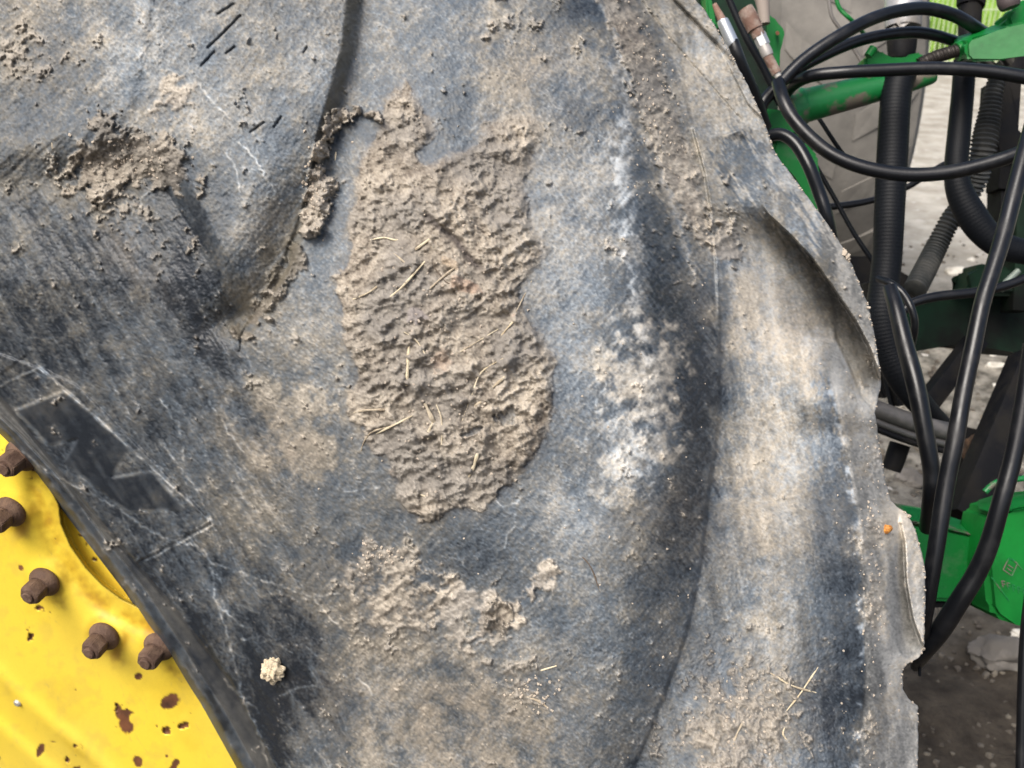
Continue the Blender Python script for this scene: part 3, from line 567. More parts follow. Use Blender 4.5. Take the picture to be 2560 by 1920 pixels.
rover(np.exp(-((dw+34)/30)**2)*(dw < 0)*(.55+.3*rs(N2)+.15*rs(N3)), stain*1.15); rover(np.exp(-(np.hypot(rx-118, ry-1238)/50)**2)*(.7+.3*rs(N2)), stain*.9)
rover(.5*np.exp(-(dw/3.5)**2), rust*.4)
rover(.35*np.exp(-((d1-14)/9)**2)*(.5+.5*rs(N2)), ydk*.9)
rover(.45*np.clip(rs(fib2*1.0)-.5, 0, 1)+.18*np.clip(rs(N3)*.5+rs(N2)*.5-.4, 0, 1), lin(190, 165, 95))
for x, y in NUTS: rover(.7*np.exp(-((rx-x-28)/20)**2-((ry-y-40)/34)**2)*np.clip(.3+.5*rs(N2)+.3*rs(N3), 0, 1), lin(150, 96, 40))
for x, y in NUTS: rover(.55*np.exp(-((np.hypot(rx-x-4, ry-y+2)-46)/9)**2)*(.6+.4*rs(N2)), stain)
def chip(x, y, a, b, ang, hole_=None):
    t_ = math.radians(-ang); u = (rx-x)*math.cos(t_)+(ry-y)*math.sin(t_); v_ = -(rx-x)*math.sin(t_)+(ry-y)*math.cos(t_)
    m = np.exp(-(u/a)**2-(v_/b)**2)+.22*rs(N2)*0+.16*samp(N2, rx, ry)+.10*samp(N3, rx, ry)
    m = sst(m, .40, .55)
    if hole_: m = m*(1-sst(np.exp(-((rx-hole_[0])/hole_[2])**2-((ry-hole_[1])/hole_[3])**2), .4, .6))
    rover(m, rust*(.85+.2*rs(N3)[..., None])); global r_rel; r_rel = r_rel-.0006*m
chip(319,1805,26,34,0,(335,1796,14,16)); chip(424,1752,20,22,20); chip(102,1872,12,18,-20); chip(345,1904,12,18,20); chip(436,1912,12,20,-10); chip(416,1890,9,9,0); chip(52,1420,9,7,-40); chip(345,1692,8,7,0); chip(455,2010,14,10,0); chip(-60,1900,16,12,0)
rd = plane_d(rx, ry)+.0-r_rel
rco = PA(rx, ry, rd).reshape(-1, 3); i = (np.arange(rny-1)[:, None]*rnx+np.arange(rnx-1)[None, :]).ravel(); rf = np.stack([i, i+rnx, i+rnx+1, i+1], 1)
yellow = vcol_material('yellow_paint', rough=.42, spec=.5, bump=.08, bscale=300, amp=.05, dark_rough=.7, nscale=600)
rim = np_mesh('rim', rco, rf, yellow, wheel, (rc*.84).reshape(-1, 3))
def rimsurf(x, y):
    j = int(round((x+300)/1060*(rnx-1))); k = int(round((y-900)/1360*(rny-1))); return P(x, y, float(rd[k, j]))
nutm = material('rusty_nut', (.085, .048, .032), .75, .2, col2=(.15, .095, .065), nscale=90, bump=.5, bscale=500)
for k, (x, y) in enumerate(NUTS):
    c = rimsurf(x, y)-AXW*.001; bm = bmesh.new()
    add_lathe(bm, c, AXW, [(.0172, 0), (.0180, .002), (.0178, .005), (.0160, .0075), (.0132, .011), (.0126, .0125)], 28)
    fl2 = from_bm('wheel_nut', bm, nutm, None); fl2.parent = rim; fl2.matrix_parent_inverse = Matrix.Translation(-wheel.location)
    for vtx in (): pass
    bm = bmesh.new(); add_lathe(bm, c, AXW, [(.0128, .011), (.0128, .027), (.0112, .0298), (.008, .0302)], 6); bmesh.ops.bevel(bm, geom=bm.edges[:], offset=.0009, segments=2, affect='EDGES')
    add_lathe(bm, c, AXW, [(.0066, .028), (.0066, .0322), (.0056, .0332)], 16)
    o = from_bm('nut_head', bm, nutm, None); o.parent = rim; o.matrix_parent_inverse = Matrix.Translation(-wheel.location)
rv = material('rivet_metal', (.55, .52, .46), .4, .6); bm = bmesh.new(); c = rimsurf(45, 1757); add_lathe(bm, c-AXW*.002, AXW, [(.0052, 0), (.005, .0035), (.003, .0052)], 16); o = from_bm('rivet', bm, rv, None); o.parent = rim; o.matrix_parent_inverse = Matrix.Translation(-wheel.location)
# ---------------------------------------------------------------- small things stuck to the tyre
def lump(name, c, r, seed, mat, sc_=(1, 1, 1), rough_=.25, sub_=4):
    bm = bmesh.new(); bmesh.ops.create_icosphere(bm, subdivisions=sub_, radius=1); rr = random.Random(seed); ph = [(Vector((rr.gauss(0, 1), rr.gauss(0, 1), rr.gauss(0, 1))).normalized(), rr.uniform(2, 9 if k < 14 else 26), rr.uniform(0, 6)) for k in range(26)]
    for v_ in bm.verts:
        n = v_.co.normalized(); h = sum(math.sin(f*n.dot(d)+p)/f**.7 for d, f, p in ph)*rough_*.5; v_.co = Vector((n.x*sc_[0], n.y*sc_[1], n.z*sc_[2]))*(1+h)*r+c
    return from_bm(name, bm, mat)
clodm = material('pale_clod', (.58, .50, .36), .9, col2=(.42, .34, .23), nscale=220, bump=.8, bscale=700)
tag(lump('mud_clod', P(682, 1674, surf(682, 1674)-.008), .0115, 3, clodm, (1, .8, .9), .62, 5), 'pale cream crumbly clod stuck on the dark sidewall near the yellow rim', 'clod')
bm = bmesh.new(); q = P(682, 1700, surf(682, 1700)-.010); add_tube(bm, [q, q+Vector((0, 0, -.004)), q+Vector((.0005, 0, -.006))], [.004, .003, .0012], 8); stem_ = from_bm('clod_tip', bm, clodm)
clod = [o for o in S.objects if o.name == 'mud_clod'][0]; stem_.parent = clod
tag(lump('mud_clod', P(2217, 1322, surf(2217, 1322)-.003), .0052, 5, material('orange_crumb', (.60, .26, .05), .5, col2=(.35, .13, .03), nscale=300), (1, .8, .9), .15, 3), 'tiny orange crumb stuck near the right edge of the tyre', 'crumb')
crm = material('dust_crumb', (.42, .36, .29), .95, bump=.5, bscale=900)
bm = bmesh.new(); rr = random.Random(4)
def crumb(bm, c, r):
    s_ = bmesh.ops.create_icosphere(bm, subdivisions=1, radius=r, matrix=Matrix.Translation(c))
    for v_ in s_['verts']: v_.co += Vector((rr.uniform(-.4, .4), rr.uniform(-.4, .4), rr.uniform(-.4, .4)))*r
for _ in range(450):
    y = rr.uniform(-50, 1960); x = float(ln(XR, np.array([y]))[0]); k = rr.random()
    if k < .45: x -= abs(rr.gauss(0, 3))
    elif k < .75: x = float(ln(EW, np.array([y]))[0])+rr.gauss(15, 40)
    elif k < .85: x = float(ln(CR, np.array([y]))[0])-abs(rr.gauss(0, 60))
    else: x = rr.uniform(700, 1700)
    if x > float(ln(XR, np.array([y]))[0]) or (k >= .45 and k < .75 and y < 900): continue
    crumb(bm, P(x, y, surf(min(x, float(ln(XR, np.array([y]))[0])-4), y)), rr.uniform(.0004, .0012))
for (x, y, r) in ((2113,632,.0035),(2118,640,.003),(2122,648,.002),(2171,770,.002),(2308,1622,.0022),(2308,1545,.0016),(2150,790,.0015),(2272,1290,.002)): crumb(bm, P(x, y, surf(x-6, y)), r)
for _ in range(700):
    a, b = rr.gauss(0, 1), rr.gauss(0, 1); cx, cy, sx_, sy_ = rr.choice([(1110,700,150,260),(1130,1000,140,180),(330,400,90,50),(790,470,30,90),(960,1390,60,30),(1330,1740,50,40),(1850,1780,110,120),(1640,250,70,150),(2180,1400,25,300)])
    x, y = cx+a*sx_*.6, cy+b*sy_*.6
    if x < float(ln(XR, np.array([y]))[0])-8: crumb(bm, P(x, y, surf(x, y)), rr.uniform(.0005, .0016))
o = from_bm('loose_crumbs', bm, crm, None, False); o.parent = tyre; tag(o, kind='stuff')
# ---------------------------------------------------------------- ground
dirtm = bpy.data.materials.new('yard_ground'); dirtm.use_nodes = True; nt = dirtm.node_tree; b = nt.nodes['Principled BSDF']; b.inputs['Roughness'].default_value = .95; b.inputs['Specular IOR Level'].default_value = .2
tc = nt.nodes.new('ShaderNodeTexCoord'); sp = nt.nodes.new('ShaderNodeSeparateXYZ'); nt.links.new(tc.outputs['Object'], sp.inputs[0])
def noise(sc_, det=8, ro=.65):
    n = nt.nodes.new('ShaderNodeTexNoise'); n.inputs['Scale'].default_value = sc_; n.inputs['Detail'].default_value = det; n.inputs['Roughness'].default_value = ro; nt.links.new(tc.outputs['Object'], n.inputs['Vector']); return n.outputs[0]
def mr(o_, a, b_, c=0, d=1):
    n = nt.nodes.new('ShaderNodeMapRange'); n.inputs['From Min'].default_value = a; n.inputs['From Max'].default_value = b_; n.inputs['To Min'].default_value = c; n.inputs['To Max'].default_value = d; nt.links.new(o_, n.inputs[0]); return n.outputs[0]
def mx(f, a, b_):
    n = nt.nodes.new('ShaderNodeMix'); n.data_type = 'RGBA'
    for k, s_ in ((6, a), (7, b_)):
        if isinstance(s_, tuple): n.inputs[k].default_value = (*s_, 1)
        else: nt.links.new(s_, n.inputs[k])
    nt.links.new(f, n.inputs[0]); return n.outputs[2]
def mth(op, a, b_):
    n = nt.nodes.new('ShaderNodeMath'); n.operation = op
    for k, s_ in ((0, a), (1, b_)):
        if isinstance(s_, (int, float)): n.inputs[k].default_value = s_
        else: nt.links.new(s_, n.inputs[k])
    return n.outputs[0]
shaded_soil = mx(mr(noise(14), .35, .7), (.030, .024, .018), (.085, .070, .052)); conc = mx(mr(noise(16, 10, .75), .38, .62), (.055, .050, .040), (.27, .25, .21)); pale = mx(mr(noise(5), .35, .65), (.26, .235, .19), (.48, .45, .39))  # near brown soil, its colour darkened to stand for the tractor's shade
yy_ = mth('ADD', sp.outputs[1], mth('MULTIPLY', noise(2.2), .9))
cc = mx(mr(yy_, 2.05, 2.6), shaded_soil, conc); cc = mx(mr(yy_, 3.9, 5.2), cc, pale)
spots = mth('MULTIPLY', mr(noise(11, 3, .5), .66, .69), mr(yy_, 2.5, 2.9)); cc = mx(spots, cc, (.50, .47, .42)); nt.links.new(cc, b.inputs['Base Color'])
bp = nt.nodes.new('ShaderNodeBump'); bp.inputs['Distance'].default_value = .012; bp.inputs['Strength'].default_value = .9; nt.links.new(noise(38, 8, .7), bp.inputs['Height']); nt.links.new(bp.outputs[0], b.inputs['Normal'])
gxx = np.concatenate([np.linspace(-40, -1, 20), np.linspace(-.9, 5, 220), np.linspace(5.2, 60, 20)]); gyy = np.concatenate([np.linspace(-30, .2, 12), np.linspace(.3, 6, 220), np.linspace(6.2, 12, 60), np.linspace(13, 400, 30)])
gX, gY = np.meshgrid(gxx, gyy); gr = np.random.default_rng(2); nrm_ = samp(N1, np.clip(gX*300, -280, 2600), np.clip(gY*320, -280, 2100))*.010+samp(N2, np.clip(gX*420, -280, 2600), np.clip(gY*340, -280, 2100))*.005
gZ = nrm_*np.clip((4.4-gY)/1.5, 0, 1)*(gY > .2); n = len(gxx); i = (np.arange(len(gyy)-1)[:, None]*n+np.arange(n-1)[None, :]).ravel()
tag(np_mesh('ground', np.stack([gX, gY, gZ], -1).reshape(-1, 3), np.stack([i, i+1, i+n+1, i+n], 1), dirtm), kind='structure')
grassm = material('meadow_grass', (.22, .42, .05), .9, col2=(.40, .62, .12), nscale=3, mixlo=.4, mixhi=.6, bump=1, bscale=30)
bm = bmesh.new(); rr = random.Random(11)
for _ in range(26000):
    x = rr.uniform(3.0, 7.5); y = 10.9+abs(rr.gauss(0, 1.6)); h = rr.uniform(.25, .6)+.25*(y-10.9)*.4; a = rr.uniform(0, 3.14); w_ = rr.uniform(.008, .02); c = Vector((x, y, 0)); t_ = Vector((rr.uniform(-.12, .12), rr.uniform(-.12, .12), h)); s_ = Vector((math.cos(a), math.sin(a), 0))*w_
    bm.faces.new([bm.verts.new(c-s_), bm.verts.new(c+s_), bm.verts.new(c+t_)])
tag(from_bm('tall_grass', bm, grassm, None, False), 'bright green tall grass growing behind the wire fence', 'grass', kind='stuff')
bm = bmesh.new(); bmesh.ops.create_grid(bm, x_segments=2, y_segments=2, size=1, matrix=Matrix.Translation((5, 60, .02)) @ Matrix.Diagonal((60, 49, 1, 1))); tag(from_bm('meadow', bm, grassm, None), kind='structure')
# wire fence
fence = tag(empty('wire_fence', (4.5, 10.5, 0)), 'pale wire mesh fence in front of the bright green grass', 'fence')
wirem = material('galvanised_wire', (.62, .66, .50), .5, .2)
bm = bmesh.new(); x = 2.6
while x < 7.6: add_box(bm, Vector((x, 10.5, .8)), .006, .006, 1.6); x += .05
for z in (.05, .3, .55, .8, 1.05, 1.3, 1.55): add_box(bm, Vector((5.1, 10.492, z)), 5, .008, .008)
tag(from_bm('wire_mesh', bm, wirem, fence, False), kind='stuff')
for x in (2.6, 5.1, 7.6):
    bm = bmesh.new(); add_tube(bm, [Vector((x, 10.53, 0)), Vector((x, 10.53, 1.65))], .03, 12); from_bm('post', bm, wirem, fence)
# stones
stonem = material('grey_stone', (.10, .09, .078), .9, col2=(.17, .155, .135), nscale=14, bump=.9, bscale=60); palem = material('pale_chip', (.62, .59, .52), .9, col2=(.42, .39, .33), nscale=30, bump=.6, bscale=120)
def stone(px, py, wpx, hpx, seed, label, mat=stonem, dz=.2):
    c = G(px, py); d = (c-CO).dot(CF); r = wpx*.5*d/FPX; return tag(lump('stone', c+Vector((0, 0, r*dz)), r, seed, mat, (1, hpx/wpx*1.25, .5), .28), label, 'stone', 'stones lying on the ground')
stone(2500, 1648, 150, 84, 2, 'large grey stone lying on the dark soil below the green block')
stone(2520, 1730, 16, 26, 3, 'small pale chip below the large grey stone', palem); stone(2548, 1588, 44, 16, 4, 'flat whitish stone above the large grey stone at the frame edge', palem)
stone(2415, 1300, 40, 50, 8, 'grey stone between the green plate and the green block'); stone(2480, 892, 34, 16, 5, 'upper white chip of the cluster under the dark frame', palem, .1); stone(2490, 918, 50, 9, 6, 'long thin white chip in the cluster under the dark frame', palem, .1); stone(2525, 935, 34, 16, 7, 'white chip right of the long thin one', palem, .1); stone(2494, 968, 20, 22, 9, 'round white chip lowest of the cluster', palem, .1)
stone(2395, 684, 60, 18, 12, 'white stone seen through the triangle between the hoses', palem, .1); stone(2428, 650, 16, 16, 13, 'little white stone beside the dark green joint', palem, .1); stone(2275, 1200, 60, 60, 14, 'grey broken lump right behind the tyre edge')
bm = bmesh.new(); rr = random.Random(21)
for _ in range(900):
    px, py = rr.uniform(2150, 2640), rr.uniform(560, 2000); c = G(px, py); s_ = bmesh.ops.create_icosphere(bm, subdivisions=1, radius=rr.uniform(.002, .009)*(1 if py > 1300 else 1.5), matrix=Matrix.Translation(c))
    for v_ in s_['verts']: v_.co = c+(v_.co-c)*rr.uniform(.6, 1.3)
tag(from_bm('gravel', bm, material('gravel', (.06, .05, .04), .95, col2=(.15, .13, .10), nscale=9), None, False), 'loose gravel crumbs scattered over the ground behind the tyre', 'gravel', kind='stuff')
# ---------------------------------------------------------------- other tyre of the machine, far behind
greyr = material('far_dusty_rubber', (.085, .08, .072), .9, col2=(.19, .178, .158), nscale=4, mixlo=.35, mixhi=.65, bump=.6, bscale=60)
R2 = .86; fc = Vector((1.07, 4.0, R2)); fw = tag(empty('far_wheel', (fc.x, fc.y, 0)), 'second dust grey tyre standing far back behind the hoses', 'wheel')
bm = bmesh.new(); HW = .27; add_lathe(bm, fc, (1, 0, 0), [(.42, -HW*.9), (.60, -HW), (.74, -HW*.97), (.80, -HW*.84), (.82, -HW*.5), (.825, 0), (.82, HW*.5), (.80, HW*.84), (.74, HW*.97), (.60, HW), (.42, HW*.9)], 72); from_bm('tyre', bm, greyr, fw)
bm = bmesh.new()
for sgn in (1,):
    pts = [(.02, 0), (.10, .05), (.17, .10), (.215, .16)]
    top, bot = [], []
    for k, (x, a) in enumerate(pts):
        for wd, L in ((-.045, top), (.045, bot)):
            aa = (a+wd)/R2; L.append([Vector((x, -math.cos(aa)*rad, math.sin(aa)*rad)) for rad in (R2-.033-(.02 if k == 3 else 0), R2-.08)])
    V_ = [[bm.verts.new(v_) for v_ in (t_[0], b_[0], b_[1], t_[1])] for t_, b_ in zip(top, bot)]
    for a, b_ in zip(V_, V_[1:]):
        for k in range(4): bm.faces.new((a[k], a[(k+1) % 4], b_[(k+1) % 4], b_[k]))
    bm.faces.new(V_[0][::-1]); bm.faces.new(V_[-1])
lug0 = from_bm('tread_lug', bm, greyr, None, False); lug0.parent = fw; lug0.location = (0, 0, R2)
nl = 20
for k in range(nl*2):
    o = lug0 if k == 0 else lug0.copy()
    if k: S.collection.objects.link(o)
    o.parent = fw; o.location = (0, 0, R2); a = 2*math.pi*(k//2+.5*(k % 2))/nl
    o.rotation_euler = (a, 0, 0); o.scale = (1 if k % 2 == 0 else -1, 1, 1)
# ---------------------------------------------------------------- hoses and cables
hosem = material('black_hose', (.004, .0045, .006), .30, spec=.42, col2=(.012, .012, .013), nscale=25, mixlo=.5, mixhi=.75, bump=.05, bscale=300)
conm = material('black_conduit', (.004, .005, .007), .55, spec=.18); corm = material('grey_corrugated', (.035, .038, .038), .6, col2=(.07, .07, .065), nscale=30)
HG = 'black hydraulic hoses behind the tyre'
def hose(name, pts, label, cat='hose', mat=hosem, group=HG, seg=18, n=10):
    WS[0] = 1.16; c, r = px_path(pts, n); WS[0] = 1.0; bm = bmesh.new(); add_tube(bm, c, r, seg); return tag(from_bm(name, bm, mat), label, cat, group)
hose('hydraulic_hose', [(1880,330,1.42,27),(1905,262,1.42,27),(1951,208,1.42,27),(2013,147,1.42,28),(2106,85,1.42,28),(2202,39,1.44,28),(2299,21,1.46,28),(2376,35,1.48,28),(2434,66,1.5,27),(2480,100,1.56,27),(2520,150,1.66,26)], 'highest looping black hose arching over the green arm')
hose('hydraulic_hose', [(1895,300,1.45,24),(1920,240,1.45,24),(1990,177,1.46,24),(2067,135,1.47,25),(2144,103,1.48,25),(2222,86,1.49,25),(2299,82,1.5,25),(2368,97,1.52,24),(2430,125,1.56,24),(2480,170,1.66,24)], 'second arching black hose just under the highest one')
hose('hydraulic_hose', [(1960,240,1.50,24),(1986,210,1.46,26),(2029,190,1.42,27),(2106,181,1.40,27),(2222,175,1.39,28),(2337,171,1.38,28),(2453,177,1.37,29),(2560,193,1.36,30),(2720,225,1.35,31),(2950,330,1.4,31),(3050,560,1.5,31)], 'nearly straight black hose running level to the right frame edge')
hose('hydraulic_hose', [(1945,205,1.40,28),(1958,250,1.38,29),(1982,295,1.37,29),(2029,347,1.36,30),(2087,390,1.35,30),(2164,420,1.34,31),(2260,436,1.33,31),(2357,433,1.32,31),(2453,413,1.31,31),(2560,378,1.30,31),(2700,310,1.30,31),(2950,180,1.35,31),(3100,20,1.5,31)], 'black hose sagging in a wide curve below the green arm')
hose('hydraulic_hose', [(1900,350,1.32,25),(1928,338,1.31,26),(1959,338,1.30,27),(1992,363,1.29,28),(2023,417,1.28,28),(2048,482,1.28,28),(2067,540,1.28,27),(2085,620,1.30,26),(2095,700,1.34,26)], 'short bent black hose diving behind the tyre edge below the green arm')
hose('hydraulic_hose', [(1832,104,1.30,26),(1843,135,1.30,26),(1860,175,1.31,25),(1886,235,1.33,25),(1915,320,1.36,25)], 'black hose hanging from the silver ferrule beside the tyre')
hose('cable', [(1815,-20,1.42,15),(1836,30,1.42,15),(1867,96,1.42,16),(1900,155,1.42,16),(1925,205,1.42,16),(1950,260,1.42,16)], 'thin black cable between the silver ferrule and the rusty coupling', 'cable', conm, 'thin black cables behind the tyre')
hose('cable', [(2040,285,1.6,9),(2056,309,1.6,9),(2100,375,1.6,9),(2140,420,1.6,9)], 'thin dark cable coming down from the green arm', 'cable', conm, 'thin black cables behind the tyre')
hose('cable', [(2030,400,1.6,10),(2052,436,1.6,10),(2090,502,1.6,10),(2130,575,1.6,10),(2168,633,1.6,11),(2200,680,1.6,11)], 'thin black cable slanting across the far grey tyre', 'cable', conm, 'thin black cables behind the tyre')
hose('steel_pipe', [(2040,520,1.7,15),(2067,518,1.7,15),(2120,512,1.7,15),(2175,502,1.7,14),(2230,485,1.7,13),(2279,462,1.7,13),(2337,424,1.7,13),(2400,390,1.7,13)], 'thin dark pipe running level across the far grey tyre', 'pipe', hosem, 'thin dark pipes')
hose('hydraulic_hose', [(2600,250,1.22,36),(2560,390,1.20,36),(2536,480,1.19,36),(2511,579,1.18,36),(2486,662,1.17,35),(2456,757,1.16,35),(2429,885,1.15,36),(2408,985,1.14,36),(2389,1095,1.13,37),(2366,1207,1.13,37),(2341,1365,1.13,36),(2320,1496,1.14,33),(2310,1560,1.16,30),(2303,1640,1.22,22)], 'long straight glossy black hose slanting from upper right down to the tyre notch')
hose('hydraulic_hose', [(2225,720,1.34,30),(2240,770,1.32,34),(2262,860,1.30,37),(2290,965,1.28,39),(2312,1080,1.27,38),(2328,1175,1.27,36),(2326,1240,1.28,34),(2318,1320,1.34,33)], 'thick black hose bending down to the lower green plate')
hose('hydraulic_hose', [(2195,696,1.40,15),(2225,708,1.38,16),(2255,731,1.37,16),(2276,765,1.36,16),(2286,800,1.36,16),(2284,840,1.37,16),(2272,885,1.4,15)], 'thin black hose bowed like a hook beside the vertical conduit')
hose('hydraulic_hose', [(2255,780,1.5,20),(2283,757,1.5,20),(2343,741,1.5,21),(2441,730,1.5,21),(2520,712,1.5,20),(2600,680,1.5,20)], 'thin black hose lying along the top of the dark frame')
hose('hydraulic_hose', [(2580,860,1.12,36),(2566,960,1.12,37),(2550,1060,1.12,38),(2530,1155,1.12,38),(2503,1255,1.12,38),(2471,1365,1.13,40),(2440,1435,1.14,41),(2400,1500,1.15,42),(2352,1575,1.17,42),(2312,1628,1.2,36),(2290,1665,1.28,24)], 'black hose curving in front of the green block down to the tyre notch')
hose('hydraulic_hose', [(2575,1480,1.3,22),(2562,1600,1.3,22),(2556,1750,1.3,22),(2552,1960,1.3,22)], 'dark upright hose at the lower right frame edge')
hose('cable', [(2205,900,1.7,9),(2216,960,1.7,9),(2230,1020,1.7,10),(2242,1060,1.7,9)], 'thin black cable hanging just right of the tyre lug', 'cable', conm, 'thin black cables behind the tyre')
hose('cable', [(2304,1575,1.25,10),(2300,1630,1.25,9),(2299,1690,1.25,6)], 'short thin cable end hanging at the tyre notch', 'cable', conm, 'thin black cables behind the tyre')
def ribbed(name, pts, label, pitch_px, depth_, mat, group, cat='conduit', fine=4):
    c, r = px_path(pts, 30); L = [0]
    for a, b_ in zip(c, c[1:]): L.append(L[-1]+(b_-a).length)
    pitch = pitch_px*pts[0][2]/FPX; N = int(L[-1]/pitch*fine); s_ = np.linspace(0, L[-1], N+1); arr = np.array([list(v_) for v_ in c])
    q = [Vector([float(np.interp(t_, L, arr[:, k])) for k in range(3)]) for t_ in s_]; rr_ = np.interp(s_, L, r)*(1+depth_*(np.cos(2*np.pi*s_/pitch)*.5-.5))
    bm = bmesh.new(); add_tube(bm, q, list(rr_), 20); return tag(from_bm(name, bm, mat), label, cat, group)
CG = 'ribbed conduits behind the tyre'
ribbed('corrugated_conduit', [(2256,180,1.50,72),(2240,240,1.5,74),(2230,400,1.5,76),(2224,520,1.5,74),(2218,640,1.5,72),(2210,720,1.5,74),(2206,790,1.5,80),(2222,870,1.5,78),(2256,950,1.5,70),(2310,1020,1.52,60),(2370,1080,1.6,50)], 'thickest black upright conduit left of the grey corrugated one', 9, .016, conm, CG)
ribbed('corrugated_conduit', [(2412,150,1.60,54),(2407,230,1.6,54),(2397,340,1.6,56),(2391,420,1.6,58),(2400,480,1.6,66),(2430,540,1.6,74),(2470,590,1.6,70),(2520,620,1.6,66),(2620,640,1.6,60)], 'black conduit coming down then bending off to the right', 9, .014, conm, CG)
ribbed('corrugated_conduit', [(2495,190,1.66,44),(2482,240,1.66,50),(2472,300,1.66,60),(2458,370,1.66,66),(2440,450,1.68,58),(2410,505,1.70,52),(2376,550,1.70,52),(2340,620,1.70,55),(2310,680,1.68,58),(2288,722,1.66,58)], 'grey finely corrugated tube slanting down behind the black conduits', 10.5, .22, corm, CG, fine=6)
# ---------------------------------------------------------------- green machine parts
greenm = material('green_paint', (.003, .12, .020), .42, spec=.22, col2=(.04, .12, .05), nscale=14, mixlo=.56, mixhi=.70, bump=.15, bscale=90)
gworn = material('worn_green_paint', (.006, .15, .035), .38, col2=(.13, .11, .085), nscale=22, mixlo=.50, mixhi=.58, bump=.2, bscale=120)
dgreen = material('dark_green_frame', (.002, .020, .007), .55, spec=.2, col2=(.004, .005, .004), nscale=6, mixlo=.4, mixhi=.6)
blackm = material('black_frame_paint', (.004, .004, .005), .6, spec=.15, col2=(.012, .011, .010), nscale=20, bump=.2, bscale=100)
arm = tag(empty('lift_arm', P(2160, 230, 1.5)), 'green lift arm with worn paint reaching right under the level hose', 'arm')
bm = bmesh.new(); c, r = px_path([(1975,278,1.52,96),(2003,266,1.52,92),(2020,262,1.52,84),(2140,232,1.52,74),(2250,206,1.52,62),(2322,186,1.52,52),(2330,184,1.52,44)], 6); add_tube(bm, c, r, 28); from_bm('arm_tube', bm, gworn, arm)
bm = bmesh.new(); add_slab(bm, [(2160,168,1.5),(2164,140,1.5),(2185,128,1.5),(2205,122,1.5),(2225,150,1.5),(2255,150,1.5),(2268,136,1.5),(2306,128,1.5),(2314,150,1.5),(2312,178,1.5)], .05, .004); from_bm('lug_plate', bm, greenm, arm)
bm = bmesh.new(); c, r = px_path([(2170,140,1.47,20),(2184,120,1.47,22)], 4); add_tube(bm, c, r, 16); from_bm('pin', bm, greenm, arm)
rodg = tag(empty('link_rod', P(2400, 130, 1.5)), 'bright green square link arm with threaded rod in the upper right corner', 'rod')
c, r = px_path([(2296,162,1.5,30),(2330,146,1.5,31),(2366,134,1.5,31),(2402,124,1.5,31)], 30); bm = bmesh.new(); add_tube(bm, c, [x_*(1+.07*math.cos(k*math.pi/2.2)) for k, x_ in enumerate(r)], 18); from_bm('threaded_rod', bm, material('dark_thread', (.03, .025, .022), .5, .5), rodg)
bm = bmesh.new(); c, r = px_path([(2392,130,1.5,46),(2398,128,1.5,50),(2410,125,1.5,50),(2414,124,1.5,44)], 4); add_tube(bm, c, r, 24); from_bm('lock_nut', bm, greenm, rodg)
bm = bmesh.new(); add_slab(bm, [(2414,108,1.47),(2425,96,1.47),(2500,78,1.45),(2530,62,1.45),(2620,40,1.43),(2620,122,1.43),(2560,140,1.44),(2500,152,1.45),(2428,155,1.47),(2416,140,1.47)], .06, .007, skew=(0, .01, .02)); from_bm('arm_block', bm, greenm, rodg)
bm = bmesh.new(); add_slab(bm, [(2526,80,1.46),(2516,40,1.46),(2530,18,1.46),(2560,10,1.46),(2620,-30,1.46),(2620,60,1.46),(2560,72,1.46)], .05, .006); from_bm('upright_leg', bm, greenm, rodg)
bm = bmesh.new(); c, r = px_path([(2515,-30,1.44,50),(2522,5,1.44,54),(2526,20,1.44,44)], 5); add_tube(bm, c, r, 20); from_bm('cap', bm, material('brown_cap', (.06, .045, .045), .6), rodg)
brk = tag(empty('hose_bracket', P(1930, 100, 1.48)), 'green bracket with a curled eye behind the rusty coupling', 'bracket')
bm = bmesh.new(); add_slab(bm, [(1921,30,1.5),(1936,50,1.5),(1950,60,1.5),(1961,74,1.5),(1962,90,1.5),(1954,104,1.5),(1948,125,1.5),(1950,180,1.5),(1925,180,1.5),(1918,90,1.5)], .012, .002); from_bm('plate', bm, greenm, brk)
bm = bmesh.new(); c, r = px_path([(1943,82,1.495,9),(1944,83,1.47,9)], 2); add_tube(bm, c, r, 14); from_bm('eye_bolt', bm, material('rust_bolt', (.16, .06, .03), .8), brk)
fr = tag(empty('valve_block', P(1830, 60, 1.6)), 'dark green valve housing partly hidden behind the upper tyre edge', 'housing')
bm = bmesh.new(); add_slab(bm, [(1720,-60,1.62),(1905,-60,1.62),(1912,60,1.62),(1945,170,1.62),(1940,330,1.62),(1990,330,1.62),(2010,290,1.62),(2030,330,1.62),(2028,390,1.6),(2048,420,1.6),(2060,500,1.6),(2090,530,1.6),(2075,560,1.6),(1980,480,1.6),(1900,330,1.6),(1780,120,1.62)], .10, .006); from_bm('casting', bm, dgreen, fr)
bm = bmesh.new(); add_slab(bm, [(1938,350,1.5),(2012,352,1.5),(2046,388,1.5),(2050,470,1.5),(2080,520,1.5),(2068,600,1.5),(1995,440,1.5),(1930,390,1.5)], .03, .004); from_bm('side_plate', bm, greenm, fr)
bm = bmesh.new(); add_slab(bm, [(1905,268,1.48),(1975,275,1.48),(2010,310,1.48),(2014,336,1.48),(1930,345,1.48),(1890,310,1.48)], .05, .005); from_bm('foot', bm, greenm, fr)
bm = bmesh.new(); add_slab(bm, [(1760,-60,1.58),(1772,-60,1.58),(1782,40,1.58),(1800,70,1.58),(1770,60,1.58)], .04, .003); from_bm('rib', bm, greenm, fr)
